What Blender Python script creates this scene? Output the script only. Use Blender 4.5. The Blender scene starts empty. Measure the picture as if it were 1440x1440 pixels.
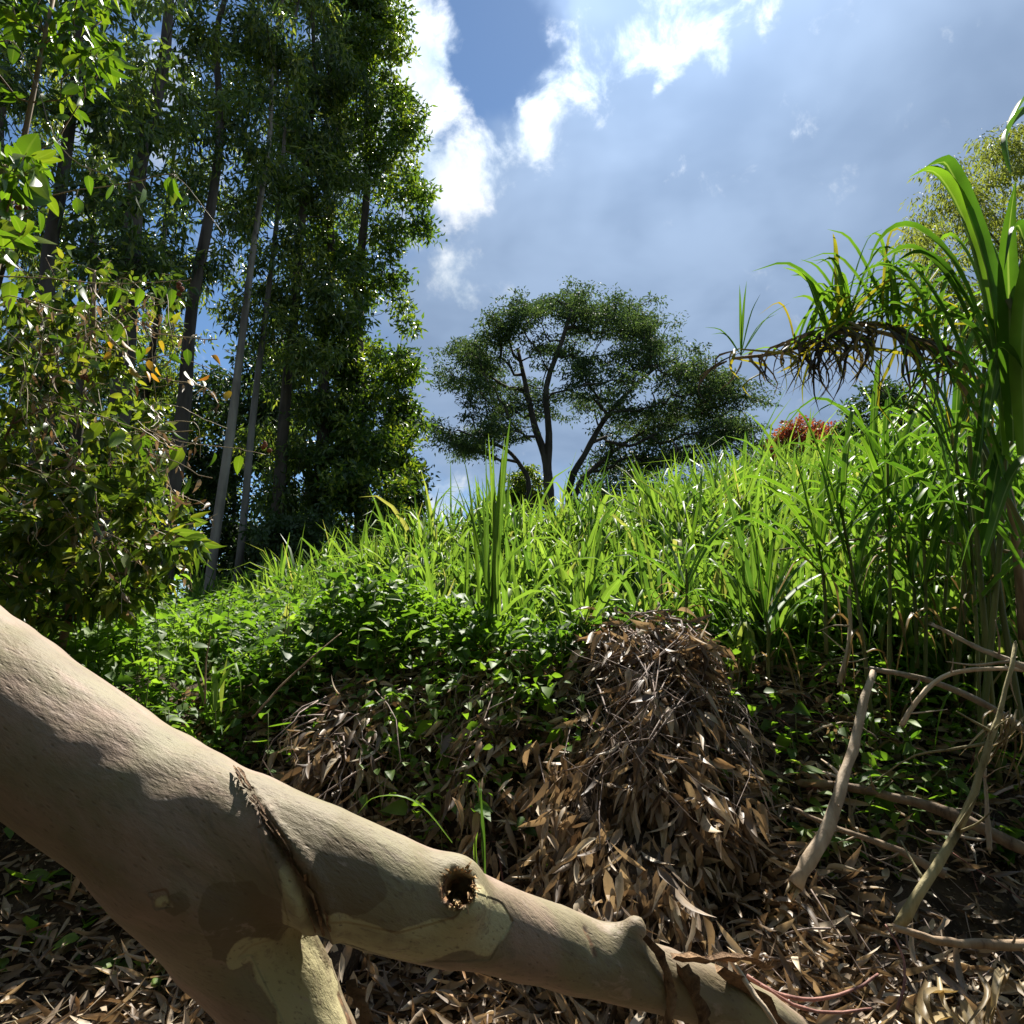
import bpy, math, random
import numpy as np
from mathutils import Vector, Matrix

# ------------------------------------------------------------------ camera, sky, sun, exposure
SC = bpy.context.scene
COL = SC.collection
PITCH = math.radians(10.0)
EYE = np.array([0.0, 0.0, 1.5])
FPX = 938.0
SUN_EL, SUN_AZ = math.radians(53.5), math.radians(15.0)
SKY_STRENGTH = 0.05
SKY_AIR = (1.0, 1.16, 1.22)

cam_d = bpy.data.cameras.new('camera')
cam_d.sensor_width = 36.0
cam_d.lens = 36.0 * FPX / 1440.0
cam_d.clip_start = 0.05
cam_d.clip_end = 3000.0
cam = bpy.data.objects.new('camera', cam_d)
COL.objects.link(cam)
cam.location = EYE
cam.rotation_euler = (math.pi / 2 + PITCH, 0, 0)
SC.camera = cam
SC.view_settings.view_transform = 'Standard'
SC.view_settings.look = 'None'
SC.view_settings.gamma = 1.0
SC.view_settings.exposure = 1.17
SC.cycles.max_bounces = 8
SC.cycles.transparent_max_bounces = 8
SC.cycles.sample_clamp_indirect = 6.0


def pdir(px, py):
    cx, cy = (px - 720.0) / FPX, (720.0 - py) / FPX
    d = np.array([cx, math.cos(PITCH) - math.sin(PITCH) * cy, math.sin(PITCH) + math.cos(PITCH) * cy])
    return d


def at(px, py, depth):
    """the point of the place that lies `depth` metres ahead along the line of sight of a photo pixel"""
    d = pdir(px, py)
    return EYE + d * (depth / d[1])


def to_px(P):
    Q = np.asarray(P, float) - EYE
    f = Q[:, 1] * math.cos(PITCH) + Q[:, 2] * math.sin(PITCH)
    u = -Q[:, 1] * math.sin(PITCH) + Q[:, 2] * math.cos(PITCH)
    f = np.maximum(f, 0.05)
    return 720 + FPX * Q[:, 0] / f, 720 - FPX * u / f


SUN_DIR = np.array([math.sin(SUN_AZ) * math.cos(SUN_EL), math.cos(SUN_AZ) * math.cos(SUN_EL), math.sin(SUN_EL)])
sun_d = bpy.data.lights.new('sun', 'SUN')
sun_d.energy = 5.0
sun_d.angle = math.radians(0.55)
sun_d.color = (1.0, 0.95, 0.86)
sun = bpy.data.objects.new('sun', sun_d)
COL.objects.link(sun)
sun.location = (5, 20, 30)
sun.rotation_euler = Vector(-SUN_DIR).to_track_quat('-Z', 'Y').to_euler()


class NT:
    """small helper to write node graphs"""
    def __init__(self, tree):
        self.t = tree
        self.n = tree.nodes
        self.l = tree.links

    def node(self, typ, **kw):
        nd = self.n.new(typ)
        for k, v in kw.items():
            setattr(nd, k, v)
        return nd

    def put(self, sock, v):
        if isinstance(v, bpy.types.NodeSocket):
            self.l.new(v, sock)
        elif v is not None:
            sock.default_value = v

    def m(self, op, a, b=None, c=None, clamp=False):
        nd = self.node('ShaderNodeMath', operation=op)
        nd.use_clamp = clamp
        for i, v in enumerate((a, b, c)):
            self.put(nd.inputs[i], v)
        return nd.outputs[0]

    def vm(self, op, a, b=None):
        nd = self.node('ShaderNodeVectorMath', operation=op)
        self.put(nd.inputs[0], a)
        if b is not None:
            if op == 'SCALE':
                self.put(nd.inputs['Scale'], b)
            else:
                self.put(nd.inputs[1], b)
        return nd.outputs['Value' if op in ('DOT_PRODUCT', 'LENGTH') else 'Vector']

    def sm(self, x, lo, hi, a=0.0, b=1.0):
        nd = self.node('ShaderNodeMapRange', interpolation_type='SMOOTHSTEP')
        self.put(nd.inputs['Value'], x)
        nd.inputs['From Min'].default_value = lo
        nd.inputs['From Max'].default_value = hi
        nd.inputs['To Min'].default_value = a
        nd.inputs['To Max'].default_value = b
        return nd.outputs['Result']

    def mix(self, f, a, b, blend='MIX'):
        nd = self.node('ShaderNodeMix', data_type='RGBA', blend_type=blend)
        self.put(nd.inputs[0], f)
        self.put(nd.inputs[6], a if isinstance(a, bpy.types.NodeSocket) else (*a, 1))
        self.put(nd.inputs[7], b if isinstance(b, bpy.types.NodeSocket) else (*b, 1))
        return nd.outputs[2]

    def noise(self, vec, scale, detail=4.0, rough=0.5, dist=0.0):
        nd = self.node('ShaderNodeTexNoise')
        if vec is not None:
            self.l.new(vec, nd.inputs['Vector'])
        nd.inputs['Scale'].default_value = scale
        nd.inputs['Detail'].default_value = detail
        nd.inputs['Roughness'].default_value = rough
        nd.inputs['Distortion'].default_value = dist
        return nd.outputs['Fac']

    def ramp(self, f, stops, interp='LINEAR'):
        nd = self.node('ShaderNodeValToRGB')
        cr = nd.color_ramp
        cr.interpolation = interp
        while len(cr.elements) < len(stops):
            cr.elements.new(0.5)
        for e, (p, c) in zip(cr.elements, stops):
            e.position = p
            e.color = (*c, 1)
        self.put(nd.inputs[0], f)
        return nd.outputs['Color']


def build_world():
    w = bpy.data.worlds.new('World')
    SC.world = w
    w.use_nodes = True
    w.node_tree.nodes.clear()
    w.cycles.sampling_method = 'MANUAL'
    w.cycles.sample_map_resolution = 256
    g = NT(w.node_tree)
    sky = g.node('ShaderNodeTexSky', sky_type='NISHITA')
    sky.sun_disc = False
    sky.sun_elevation = SUN_EL
    sky.sun_rotation = SUN_AZ
    sky.altitude = 1600
    sky.air_density = 1.0
    sky.dust_density = 0.3
    sky.ozone_density = 2.0
    D = g.vm('NORMALIZE', g.node('ShaderNodeTexCoord').outputs['Generated'])
    sep = g.node('ShaderNodeSeparateXYZ')
    g.l.new(D, sep.inputs[0])
    # the flat cloud layer: direction over height
    zz = g.m('MAXIMUM', g.m('ADD', sep.outputs[2], 0.12), 0.05)
    comb = g.node('ShaderNodeCombineXYZ')
    g.l.new(g.m('DIVIDE', sep.outputs[0], zz), comb.inputs[0])
    g.l.new(g.m('DIVIDE', sep.outputs[1], zz), comb.inputs[1])
    L = comb.outputs[0]
    # ragged outlines: bend the directions a little before they are compared with the cloud centres
    nz = g.node('ShaderNodeTexNoise')
    g.l.new(D, nz.inputs['Vector'])
    nz.inputs['Scale'].default_value = 9.0
    nz.inputs['Detail'].default_value = 4.0
    nz.inputs['Roughness'].default_value = 0.6
    W = g.vm('NORMALIZE', g.vm('ADD', D, g.vm('SCALE', g.vm('SUBTRACT', nz.outputs['Color'], (0.5, 0.5, 0.5)), 0.11)))

    def blobs(lst):
        tot = None
        for px, py, r, amp in lst:
            d = pdir(px, py)
            d = d / np.linalg.norm(d)
            s = r / FPX
            e = g.m('MULTIPLY', g.m('SUBTRACT', g.vm('DOT_PRODUCT', W, tuple(d)), 1.0), 2.0 / s ** 2)
            e = g.m('MULTIPLY', g.m('POWER', 2.71828, e), amp)
            tot = e if tot is None else g.m('ADD', tot, e)
        return tot
    fine = g.noise(D, 13.0, 7.0, 0.62, 0.25)
    soft = g.noise(D, 5.0, 3.0, 0.5, 0.2)
    mid = g.noise(L, 2.6, 4.0, 0.55, 0.2)
    broad = g.noise(L, 1.1, 2.0, 0.5)
    # sunlit heaped cloud
    cum = blobs([(575, 30, 52, .62), (615, 85, 38, .5), (585, 150, 46, .5), (605, 235, 56, .62), (672, 238, 40, .5),
                 (450, 200, 130, .4), (150, 200, 170, .35),
                 (762, 150, 30, .62), (758, 212, 34, .7), (790, 62, 32, .45), (838, 98, 34, .42), (890, 62, 30, .4), (975, 45, 46, .42), (1022, 95, 22, .42),
                 (932, 128, 14, .4), (1000, -40, 80, .3), (640, 372, 40, .6), (666, 420, 22, .45), (640, 690, 70, .45),
                 (622, 190, 20, -.4), (710, 85, 55, -.35)])
    away = g.sm(g.vm('DOT_PRODUCT', D, tuple(pdir(720, 400) / np.linalg.norm(pdir(720, 400)))), 0.62, 0.8)
    general = g.m('MULTIPLY', g.m('SUBTRACT', 1.0, away), g.sm(broad, 0.4, 0.75))
    dens = g.m('ADD', g.m('ADD', cum, g.m('MULTIPLY', general, 0.7)), g.m('MULTIPLY', g.m('SUBTRACT', fine, 0.5), 2.0))
    white = g.m('MULTIPLY', g.sm(dens, 0.2, 0.8), 0.95)
    # grey veil of a big cloud under the sun
    veil = blobs([(1000, 260, 260, .8), (1300, 220, 300, .85), (780, 400, 200, .75), (1200, 520, 330, .8), (650, 560, 200, .65), (1150, 20, 130, .5), (905, -30, 110, .55), (700, 80, 80, -.9)])
    veil = g.m('ADD', veil, g.m('MULTIPLY', g.m('SUBTRACT', mid, 0.5), 0.7))
    veil = g.m('MAXIMUM', g.sm(veil, 0.05, 0.95, 0, 0.92), g.m('MULTIPLY', g.m('SUBTRACT', 1.0, away), g.sm(broad, 0.35, 0.7, 0, 0.7)))
    # forward scattering: cloud is brighter near the sun
    cs = g.vm('DOT_PRODUCT', D, tuple(SUN_DIR))
    ex = lambda k: g.m('POWER', 2.71828, g.m('MULTIPLY', g.m('SUBTRACT', cs, 1.0), k))
    glow = g.m('ADD', g.m('ADD', 1.0, g.m('MULTIPLY', ex(9.0), 0.15)), g.m('MULTIPLY', ex(26.0), 1.5))
    air = g.mix(1.0, sky.outputs['Color'], SKY_AIR, 'MULTIPLY')
    veilc = g.mix(g.sm(g.m('ADD', g.m('MULTIPLY', mid, .5), g.m('MULTIPLY', soft, .5)), 0.35, 0.65), (2.05, 2.85, 4.2), (3.1, 4.1, 5.7))
    veilc = g.vm('SCALE', veilc, glow)
    whitec = g.mix(g.sm(g.m('ADD', g.m('MULTIPLY', fine, .6), g.m('MULTIPLY', soft, .4)), 0.38, 0.62), (5.2, 6.3, 7.4), (8.0, 8.3, 8.6))
    whitec = g.vm('SCALE', whitec, glow)
    c = g.mix(veil, air, veilc)
    c = g.mix(white, c, whitec)
    bg = g.node('ShaderNodeBackground')
    bg.inputs['Strength'].default_value = SKY_STRENGTH
    g.l.new(c, bg.inputs['Color'])
    out = g.node('ShaderNodeOutputWorld')
    g.l.new(bg.outputs[0], out.inputs['Surface'])


build_world()

# ------------------------------------------------------------------ helpers
rng = np.random.default_rng(11)
UP = np.array([0.0, 0.0, 1.0])


def nrm(a):
    a = np.asarray(a, float)
    return a / np.maximum(np.linalg.norm(a, axis=-1, keepdims=True), 1e-9)


def sstep(a, b, x):
    t = np.clip((np.asarray(x, float) - a) / (b - a), 0, 1)
    return t * t * (3 - 2 * t)


def rand_dirs(n):
    return nrm(rng.normal(size=(n, 3)))


_perm = rng.random((64, 64))


def vnoise(x, y, s=1.0):
    """smooth value noise in the plane, 0..1"""
    x = np.asarray(x, float) * s
    y = np.asarray(y, float) * s
    xi, yi = np.floor(x).astype(int), np.floor(y).astype(int)
    fx, fy = x - xi, y - yi
    fx, fy = fx * fx * (3 - 2 * fx), fy * fy * (3 - 2 * fy)
    p = lambda i, j: _perm[(xi + i) % 64, (yi + j) % 64]
    return (p(0, 0) * (1 - fx) + p(1, 0) * fx) * (1 - fy) + (p(0, 1) * (1 - fx) + p(1, 1) * fx) * fy


class Geo:
    """collects vertices, faces and a per-vertex tint"""
    def __init__(self):
        self.V, self.Q, self.T, self.A, self.R, self.n = [], [], [], [], [], 0

    def add(self, V, quads=None, tris=None, tint=0.0, rib=None):
        V = np.asarray(V, float).reshape(-1, 3)
        if quads is not None and len(quads):
            self.Q.append(np.asarray(quads, np.int64).reshape(-1, 4) + self.n)
        if tris is not None and len(tris):
            self.T.append(np.asarray(tris, np.int64).reshape(-1, 3) + self.n)
        self.V.append(V)
        self.A.append(np.broadcast_to(np.asarray(tint, float), (len(V),)))
        self.R.append(np.zeros(len(V)) if rib is None else np.broadcast_to(np.asarray(rib, float), (len(V),)))
        self.n += len(V)

    def mesh(self, name, loc=(0, 0, 0), smooth=True):
        V = np.concatenate(self.V) - np.asarray(loc, float)
        me = bpy.data.meshes.new(name)
        q = np.concatenate(self.Q) if self.Q else np.zeros((0, 4), np.int64)
        t = np.concatenate(self.T) if self.T else np.zeros((0, 3), np.int64)
        me.vertices.add(len(V))
        me.vertices.foreach_set('co', V.astype(np.float32).ravel())
        idx = np.concatenate([q.ravel(), t.ravel()]).astype(np.int32)
        me.loops.add(len(idx))
        me.loops.foreach_set('vertex_index', idx)
        st = np.concatenate([np.arange(len(q)) * 4, len(q) * 4 + np.arange(len(t)) * 3]).astype(np.int32)
        me.polygons.add(len(st))
        me.polygons.foreach_set('loop_start', st)
        if smooth:
            me.polygons.foreach_set('use_smooth', np.ones(len(st), bool))
        a = me.attributes.new('tint', 'FLOAT', 'POINT')
        a.data.foreach_set('value', np.concatenate(self.A).astype(np.float32))
        if any(np.any(r) for r in self.R):
            a = me.attributes.new('rib', 'FLOAT', 'POINT')
            a.data.foreach_set('value', np.concatenate(self.R).astype(np.float32))
        me.update(calc_edges=True)
        return me


def thing(name, label, cat, loc, group=None):
    o = bpy.data.objects.new(name, None)
    o.empty_display_size = 0.1
    COL.objects.link(o)
    o.location = loc
    o['label'] = label
    o['category'] = cat
    if group:
        o['group'] = group
    return o


def base_of(o):
    p = np.zeros(3)
    while o is not None:
        p = p + np.array(o.location)
        o = o.parent
    return p


def part(name, geo, mat, parent, kind=None, smooth=True, label=None):
    """one mesh part; vertices are given in place and moved to the parent's base"""
    loc = tuple(base_of(parent))
    me = geo.mesh(name, loc, smooth) if isinstance(geo, Geo) else geo
    me.materials.clear()
    me.materials.append(mat)
    o = bpy.data.objects.new(name, me)
    COL.objects.link(o)
    o.parent = parent
    if kind:
        o['kind'] = kind
    if label:
        o['label'] = label
    return o


def piece(name, me, parent, P, X, Y, Z):
    """an object that shares the mesh `me`, placed by its axes (lengths included)"""
    o = bpy.data.objects.new(name, me)
    COL.objects.link(o)
    p = np.asarray(P) - base_of(parent)
    o.parent = parent
    o.matrix_basis = Matrix(((X[0], Y[0], Z[0], p[0]), (X[1], Y[1], Z[1], p[1]), (X[2], Y[2], Z[2], p[2]), (0, 0, 0, 1)))
    return o


def frames(P):
    """tangent and two side vectors along a polyline"""
    P = np.asarray(P, float)
    T = nrm(np.gradient(P, axis=0))
    a = UP if abs(T[0][2]) < 0.9 else np.array([1.0, 0, 0])
    n = nrm(np.cross(T[0], a))
    N = [n]
    for i in range(1, len(P)):
        n = nrm(n - T[i] * np.dot(n, T[i]))
        N.append(n)
    N = np.array(N)
    return T, N, np.cross(T, N)


def tube(geo, P, R, sides=6, tint=0.0, cap=True, wob=0.0):
    P = np.asarray(P, float)
    R = np.broadcast_to(np.asarray(R, float), (len(P),))
    T, N, B = frames(P)
    a = np.arange(sides) * 2 * math.pi / sides
    rr = R[:, None] * (1 + (wob * rng.normal(size=(len(P), sides)) if wob else 0))
    V = P[:, None] + rr[:, :, None] * (np.cos(a)[None, :, None] * N[:, None] + np.sin(a)[None, :, None] * B[:, None])
    i = np.arange(len(P) - 1)[:, None] * sides
    j = np.arange(sides)[None]
    k = (j + 1) % sides
    q = np.stack([i + j, i + k, i + sides + k, i + sides + j], -1).reshape(-1, 4)
    V = V.reshape(-1, 3)
    tr = None
    if cap:
        n = len(V)
        V = np.concatenate([V, P[:1], P[-1:]])
        e = (len(P) - 1) * sides
        tr = [(n, (s + 1) % sides, s) for s in range(sides)] + [(n + 1, e + s, e + (s + 1) % sides) for s in range(sides)]
    geo.add(V, q, tr, tint)


def spline(P, n):
    """Catmull-Rom through the points, n samples"""
    P = np.asarray(P, float)
    if len(P) == 2:
        t = np.linspace(0, 1, n)[:, None]
        return P[0] * (1 - t) + P[1] * t
    Q = np.concatenate([[2 * P[0] - P[1]], P, [2 * P[-1] - P[-2]]])
    u = np.linspace(0, len(P) - 1 - 1e-6, n)
    i = u.astype(int)
    t = (u - i)[:, None]
    a, b, c, d = Q[i], Q[i + 1], Q[i + 2], Q[i + 3]
    return 0.5 * (2 * b + (c - a) * t + (2 * a - 5 * b + 4 * c - d) * t ** 2 + (3 * b - 3 * c + d - a) * t ** 3)


# leaf templates: x across (width 1), y along (length 1), z out of the face
def leaf_template(n=4, prof=lambda t: np.sin(math.pi * t ** 0.8), fold=0.12, bend=0.25, twist=0.0, sway=0.0, midrib=True):
    t = np.linspace(0, 1, n + 1)
    w = prof(t)
    V, Q, T, R = [], [], [], []
    c = np.stack([sway * np.sin(t * math.pi), t, -bend * t ** 2], 1)
    ids = []
    for i in range(n + 1):
        a = twist * t[i]
        ca, sa = math.cos(a), math.sin(a)
        if i in (0, n):
            ids.append([len(V)])
            V.append((*c[i], 0.0))
            R.append(0)
        else:
            h = w[i] * 0.5
            row = []
            for s in ((-1, 0, 1) if midrib else (-1, 1)):
                x, z = s * h, abs(s) * fold * w[i]
                row.append(len(V))
                V.append((c[i][0] + x * ca - z * sa, c[i][1], c[i][2], x * sa + z * ca))
                R.append(abs(s))
            ids.append(row)
    for i in range(n):
        a, b = ids[i], ids[i + 1]
        if len(a) == 1:
            T += [(a[0], b[k + 1], b[k]) for k in range(len(b) - 1)]
        elif len(b) == 1:
            T += [(a[k], a[k + 1], b[0]) for k in range(len(a) - 1)]
        else:
            Q += [(a[k], a[k + 1], b[k + 1], b[k]) for k in range(len(a) - 1)]
    return np.array(V), np.array(Q, int).reshape(-1, 4), np.array(T, int).reshape(-1, 3), np.array(R, float)


FAR = [(np.array([(0, 0, 0, 0), (-.5, .42, 0, .2), (0, 1, -.12, 0), (.5, .42, 0, .2)], float), np.zeros((0, 4), int), np.array([(0, 3, 2), (0, 2, 1)]), np.zeros(4))]
LANCE = [leaf_template(6, lambda t: np.sin(math.pi * np.clip(t, 0, 1) ** 0.75), f, b, tw, sw) for f, b, tw, sw in
         ((.1, .15, .3, .06), (.25, .4, -.5, -.1), (.05, -.2, .8, .1), (.3, .55, .2, .0), (.15, .25, -1.0, -.08), (.4, -.35, .5, .12))]
DRY = [leaf_template(5, lambda t: np.sin(math.pi * np.clip(t, 0, 1) ** 0.7) ** 0.9, f, b, tw, sw) for f, b, tw, sw in
       ((.35, .35, .9, .08), (.5, -.4, -.8, -.12), (.25, .6, 1.5, .1), (.45, .2, -1.7, -.05), (.2, -.55, .5, .15), (.6, .45, .3, -.14), (.3, .1, 2.2, .03))]
BROAD = [leaf_template(6, lambda t: np.sin(math.pi * np.clip(t, 0, 1) ** 0.62) ** 0.8, f, b, tw, sw) for f, b, tw, sw in
         ((.12, .2, .1, .02), (.2, .4, -.2, -.03), (.06, -.1, .3, .04), (.25, .3, 0, 0))]


def fan(geo, temps, P, Y, Z, L, W, tint=None):
    """many leaves into one mesh"""
    N = len(P)
    if not N:
        return
    L = np.broadcast_to(np.asarray(L, float), (N,))
    W = np.broadcast_to(np.asarray(W, float), (N,))
    tint = rng.random(N) if tint is None else np.broadcast_to(tint, (N,))
    Y = nrm(Y)
    X = nrm(np.cross(Y, Z))
    Z = np.cross(X, Y)
    which = rng.integers(len(temps), size=N)
    for k, (tv, tq, tt, tr) in enumerate(temps):
        s = np.nonzero(which == k)[0]
        if not len(s):
            continue
        V = (P[s][:, None] + X[s][:, None] * (W[s][:, None] * tv[:, 0])[..., None] + Y[s][:, None] * (L[s][:, None] * tv[:, 1])[..., None]
             + Z[s][:, None] * (L[s][:, None] * tv[:, 2] + W[s][:, None] * tv[:, 3])[..., None])
        off = np.arange(len(s))[:, None, None] * len(tv)
        geo.add(V.reshape(-1, 3), (tq[None] + off).reshape(-1, 4) if len(tq) else None, (tt[None] + off).reshape(-1, 3) if len(tt) else None,
                np.repeat(tint[s], len(tv)), np.tile(tr, len(s)))


_shared = {}


def template_mesh(key, temps, k, mat):
    kk = (key, k, mat.name)
    if kk not in _shared:
        g = Geo()
        tv, tq, tt, tr = temps[k]
        tv = np.stack([tv[:, 0], tv[:, 1], tv[:, 2] + tv[:, 3] * {id(DRY): .19, id(LANCE): .36}.get(id(temps), .55)], 1)
        g.add(tv, tq, tt, 0.0, tr)
        me = g.mesh(key)
        me.materials.append(mat)
        _shared[kk] = me
    return _shared[kk]


def leaves(parent, key, temps, P, Y, Z, L, W, mat, n_parts=0, mass='foliage', tint=None):
    """the n_parts leaves that show largest become parts, the rest one mass of foliage"""
    P = np.asarray(P, float)
    N = len(P)
    L = np.broadcast_to(np.asarray(L, float), (N,)).copy()
    W = np.broadcast_to(np.asarray(W, float), (N,)).copy()
    Y = nrm(Y)
    X = nrm(np.cross(Y, Z))
    Z = np.cross(X, Y)
    px, py = to_px(P)
    d = np.linalg.norm(P - EYE, axis=1)
    score = L / d * np.where((px > 0) & (px < 1440) & (py > 0) & (py < 1440), 1, 0.2) * rng.uniform(0.8, 1.2, N)
    order = np.argsort(-score)
    pick = order[:n_parts]
    rest = order[n_parts:]
    for i in pick:
        me = template_mesh(key, temps, int(rng.integers(len(temps))), mat)
        piece(key, me, parent, P[i], X[i] * W[i], Y[i] * L[i], Z[i] * L[i])
    if len(rest):
        g = Geo()
        fan(g, temps, P[rest], Y[rest], Z[rest], L[rest], W[rest], None if tint is None else tint[rest])
        part(mass, g, mat, parent, kind='stuff')


def blades(geo, P, D, L, W, droop, nseg=5, tint=None, fold=0.25, rib=True, kink=None):
    """arching strap leaves: base, first direction, length, width, how far they bend over"""
    N = len(P)
    P = np.asarray(P, float).copy()
    D = nrm(D)
    L = np.broadcast_to(np.asarray(L, float), (N,))
    W = np.broadcast_to(np.asarray(W, float), (N,))
    droop = np.broadcast_to(np.asarray(droop, float), (N,))
    tint = rng.random(N) if tint is None else np.broadcast_to(tint, (N,))
    S = nrm(np.cross(D, UP) + 1e-4 * rng.normal(size=(N, 3)) + 0.25 * rng.normal(size=(N, 3)) * 0.6)
    m = 3 if rib else 2
    V = np.zeros((N, nseg + 1, m, 3))
    pos = P.copy()
    for i in range(nseg + 1):
        t = i / nseg
        d = nrm(D - UP * (droop * t ** 1.6)[:, None])
        if i:
            pos = pos + d * (L / nseg)[:, None]
        s = nrm(S - d * np.sum(S * d, 1, keepdims=True))
        n = np.cross(s, d)
        w = W * (0.55 + 1.2 * t if t < 0.3 else (1 - ((t - 0.3) / 0.7) ** 1.7) * 0.92 + 0.04) * 0.5
        V[:, i, 0] = pos - s * w[:, None] + n * (w * fold)[:, None]
        V[:, i, -1] = pos + s * w[:, None] + n * (w * fold)[:, None]
        if rib:
            V[:, i, 1] = pos - n * (w * fold)[:, None]
    k = (nseg + 1) * m
    i = np.arange(nseg)[:, None] * m
    j = np.arange(m - 1)[None]
    q = np.stack([i + j, i + j + 1, i + m + j + 1, i + m + j], -1).reshape(-1, 4)
    q = (q[None] + (np.arange(N) * k)[:, None, None]).reshape(-1, 4)
    r = np.tile(np.array([1, 0, 1.0]) if rib else np.array([1.0, 1.0]), N * (nseg + 1))
    geo.add(V.reshape(-1, 3), q, None, np.repeat(tint, k), r)


def ribbon(geo, P, W, side=None, fold=0.2, tint=0.0, prof=None):
    """a strap leaf along a given path"""
    P = np.asarray(P, float)
    n = len(P)
    t = np.linspace(0, 1, n)
    w = W * 0.5 * (np.where(t < .25, .55 + 1.8 * t, (1 - (np.clip((t - .25) / .75, 0, 1)) ** 1.8) * .97 + .03) if prof is None else prof(t))
    T = nrm(np.gradient(P, axis=0))
    if side is None:
        side = nrm(np.cross(T.mean(0), UP) + np.array([0.2, 0.0, 0.0]))
    S = nrm(side - T * (T @ np.asarray(side))[:, None])
    N = np.cross(S, T)
    V = np.stack([P - S * w[:, None] + N * (w * fold)[:, None], P - N * (w * fold)[:, None], P + S * w[:, None] + N * (w * fold)[:, None]], 1)
    i = np.arange(n - 1)[:, None] * 3
    j = np.arange(2)[None]
    q = np.stack([i + j, i + j + 1, i + 3 + j + 1, i + 3 + j], -1).reshape(-1, 4)
    geo.add(V.reshape(-1, 3), q, None, tint, np.tile([1, 0, 1.0], n))


# ------------------------------------------------------------------ materials
def new_mat(name):
    m = bpy.data.materials.new(name)
    m.use_nodes = True
    m.node_tree.nodes.clear()
    return m, NT(m.node_tree)


def leaf_mat(name, stops, trans=0.4, rough=0.42, tcol=(1.15, 1.25, 0.5), spec=0.5, rib=0.0, spots=0.0):
    m, g = new_mat(name)
    tint = g.node('ShaderNodeAttribute', attribute_name='tint').outputs['Fac']
    f = g.m('FRACT', g.m('ADD', tint, g.node('ShaderNodeObjectInfo').outputs['Random']))
    c = g.ramp(f, stops)
    co = g.node('ShaderNodeNewGeometry').outputs['Position']
    c = g.mix(1.0, c, g.ramp(g.noise(co, 9.0, 3.0), [(0.3, (.78, .78, .78)), (0.7, (1.2, 1.2, 1.15))]), 'MULTIPLY')
    if rib:
        r = g.node('ShaderNodeAttribute', attribute_name='rib').outputs['Fac']
        c = g.mix(g.sm(r, 0.02, 0.16, rib, 0.0), c, (0.34, 0.42, 0.18))
    if spots:
        c = g.mix(g.sm(g.noise(co, 40.0, 3.0), 0.58, 0.68, 0, spots), c, (0.05, 0.035, 0.02))
    p = g.node('ShaderNodeBsdfPrincipled')
    g.l.new(c, p.inputs['Base Color'])
    p.inputs['Roughness'].default_value = rough
    p.inputs['Specular IOR Level'].default_value = spec
    t = g.node('ShaderNodeBsdfTranslucent')
    g.l.new(g.mix(1.0, c, tcol, 'MULTIPLY'), t.inputs['Color'])
    mx = g.node('ShaderNodeMixShader')
    mx.inputs[0].default_value = trans
    g.l.new(p.outputs[0], mx.inputs[1])
    g.l.new(t.outputs[0], mx.inputs[2])
    o = g.node('ShaderNodeOutputMaterial')
    g.l.new(mx.outputs[0], o.inputs['Surface'])
    return m


def bark_mat(name, a, b, scale=8.0, rough=0.85, bump=0.5, stretch=(1, 1, 0.15), dark=(0.03, 0.025, 0.02)):
    m, g = new_mat(name)
    co = g.node('ShaderNodeTexCoord').outputs['Object']
    v = g.vm('MULTIPLY', co, stretch)
    n1 = g.noise(v, scale, 6.0, 0.6, 0.3)
    n2 = g.noise(co, scale * 0.22, 3.0)
    tint = g.node('ShaderNodeAttribute', attribute_name='tint').outputs['Fac']
    rnd = g.node('ShaderNodeObjectInfo').outputs['Random']
    c = g.mix(g.sm(g.m('ADD', n1, g.m('MULTIPLY', g.m('SUBTRACT', n2, 0.5), 0.8)), 0.3, 0.7), a, b)
    c = g.mix(g.sm(n1, 0.3, 0.42, 0.6, 0), c, dark)
    c = g.mix(1.0, c, g.ramp(g.m('FRACT', g.m('ADD', tint, rnd)), [(0, (.75, .75, .75)), (1, (1.25, 1.2, 1.15))]), 'MULTIPLY')
    p = g.node('ShaderNodeBsdfPrincipled')
    g.l.new(c, p.inputs['Base Color'])
    p.inputs['Roughness'].default_value = rough
    p.inputs['Specular IOR Level'].default_value = 0.25
    bp = g.node('ShaderNodeBump')
    bp.inputs['Strength'].default_value = bump
    bp.inputs['Distance'].default_value = 0.02
    g.l.new(n1, bp.inputs['Height'])
    g.l.new(bp.outputs[0], p.inputs['Normal'])
    o = g.node('ShaderNodeOutputMaterial')
    g.l.new(p.outputs[0], o.inputs['Surface'])
    return m


M = {}
M['euc_leaf'] = leaf_mat('eucalyptus_leaf', [(0, (.035, .065, .024)), (.45, (.09, .14, .04)), (.8, (.19, .24, .055)), (1, (.3, .31, .08))], .5, .33, (1.3, 1.4, .5), spec=.6)
M['dense_leaf'] = leaf_mat('dense_leaf', [(0, (.03, .065, .018)), (.5, (.075, .135, .028)), (.8, (.16, .22, .035)), (1, (.27, .3, .05))], .48, .4, (1.4, 1.45, .4))
M['tipu_leaf'] = leaf_mat('feathery_leaf', [(0, (.045, .075, .036)), (.6, (.08, .12, .05)), (1, (.12, .165, .06))], .38, .65, (1.0, 1.1, .6), spec=.2)
M['yellow_leaf'] = leaf_mat('yellow_green_leaf', [(0, (.16, .2, .06)), (1, (.32, .33, .09))], .5, .6, (1.1, 1.15, .5), spec=.2)
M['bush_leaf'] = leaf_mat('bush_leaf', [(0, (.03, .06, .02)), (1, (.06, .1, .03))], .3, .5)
M['red_leaf'] = leaf_mat('red_blossom', [(0, (.42, .1, .04)), (.6, (.5, .15, .06)), (1, (.16, .16, .05))], .35, .6, (1.1, .8, .8))
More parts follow.
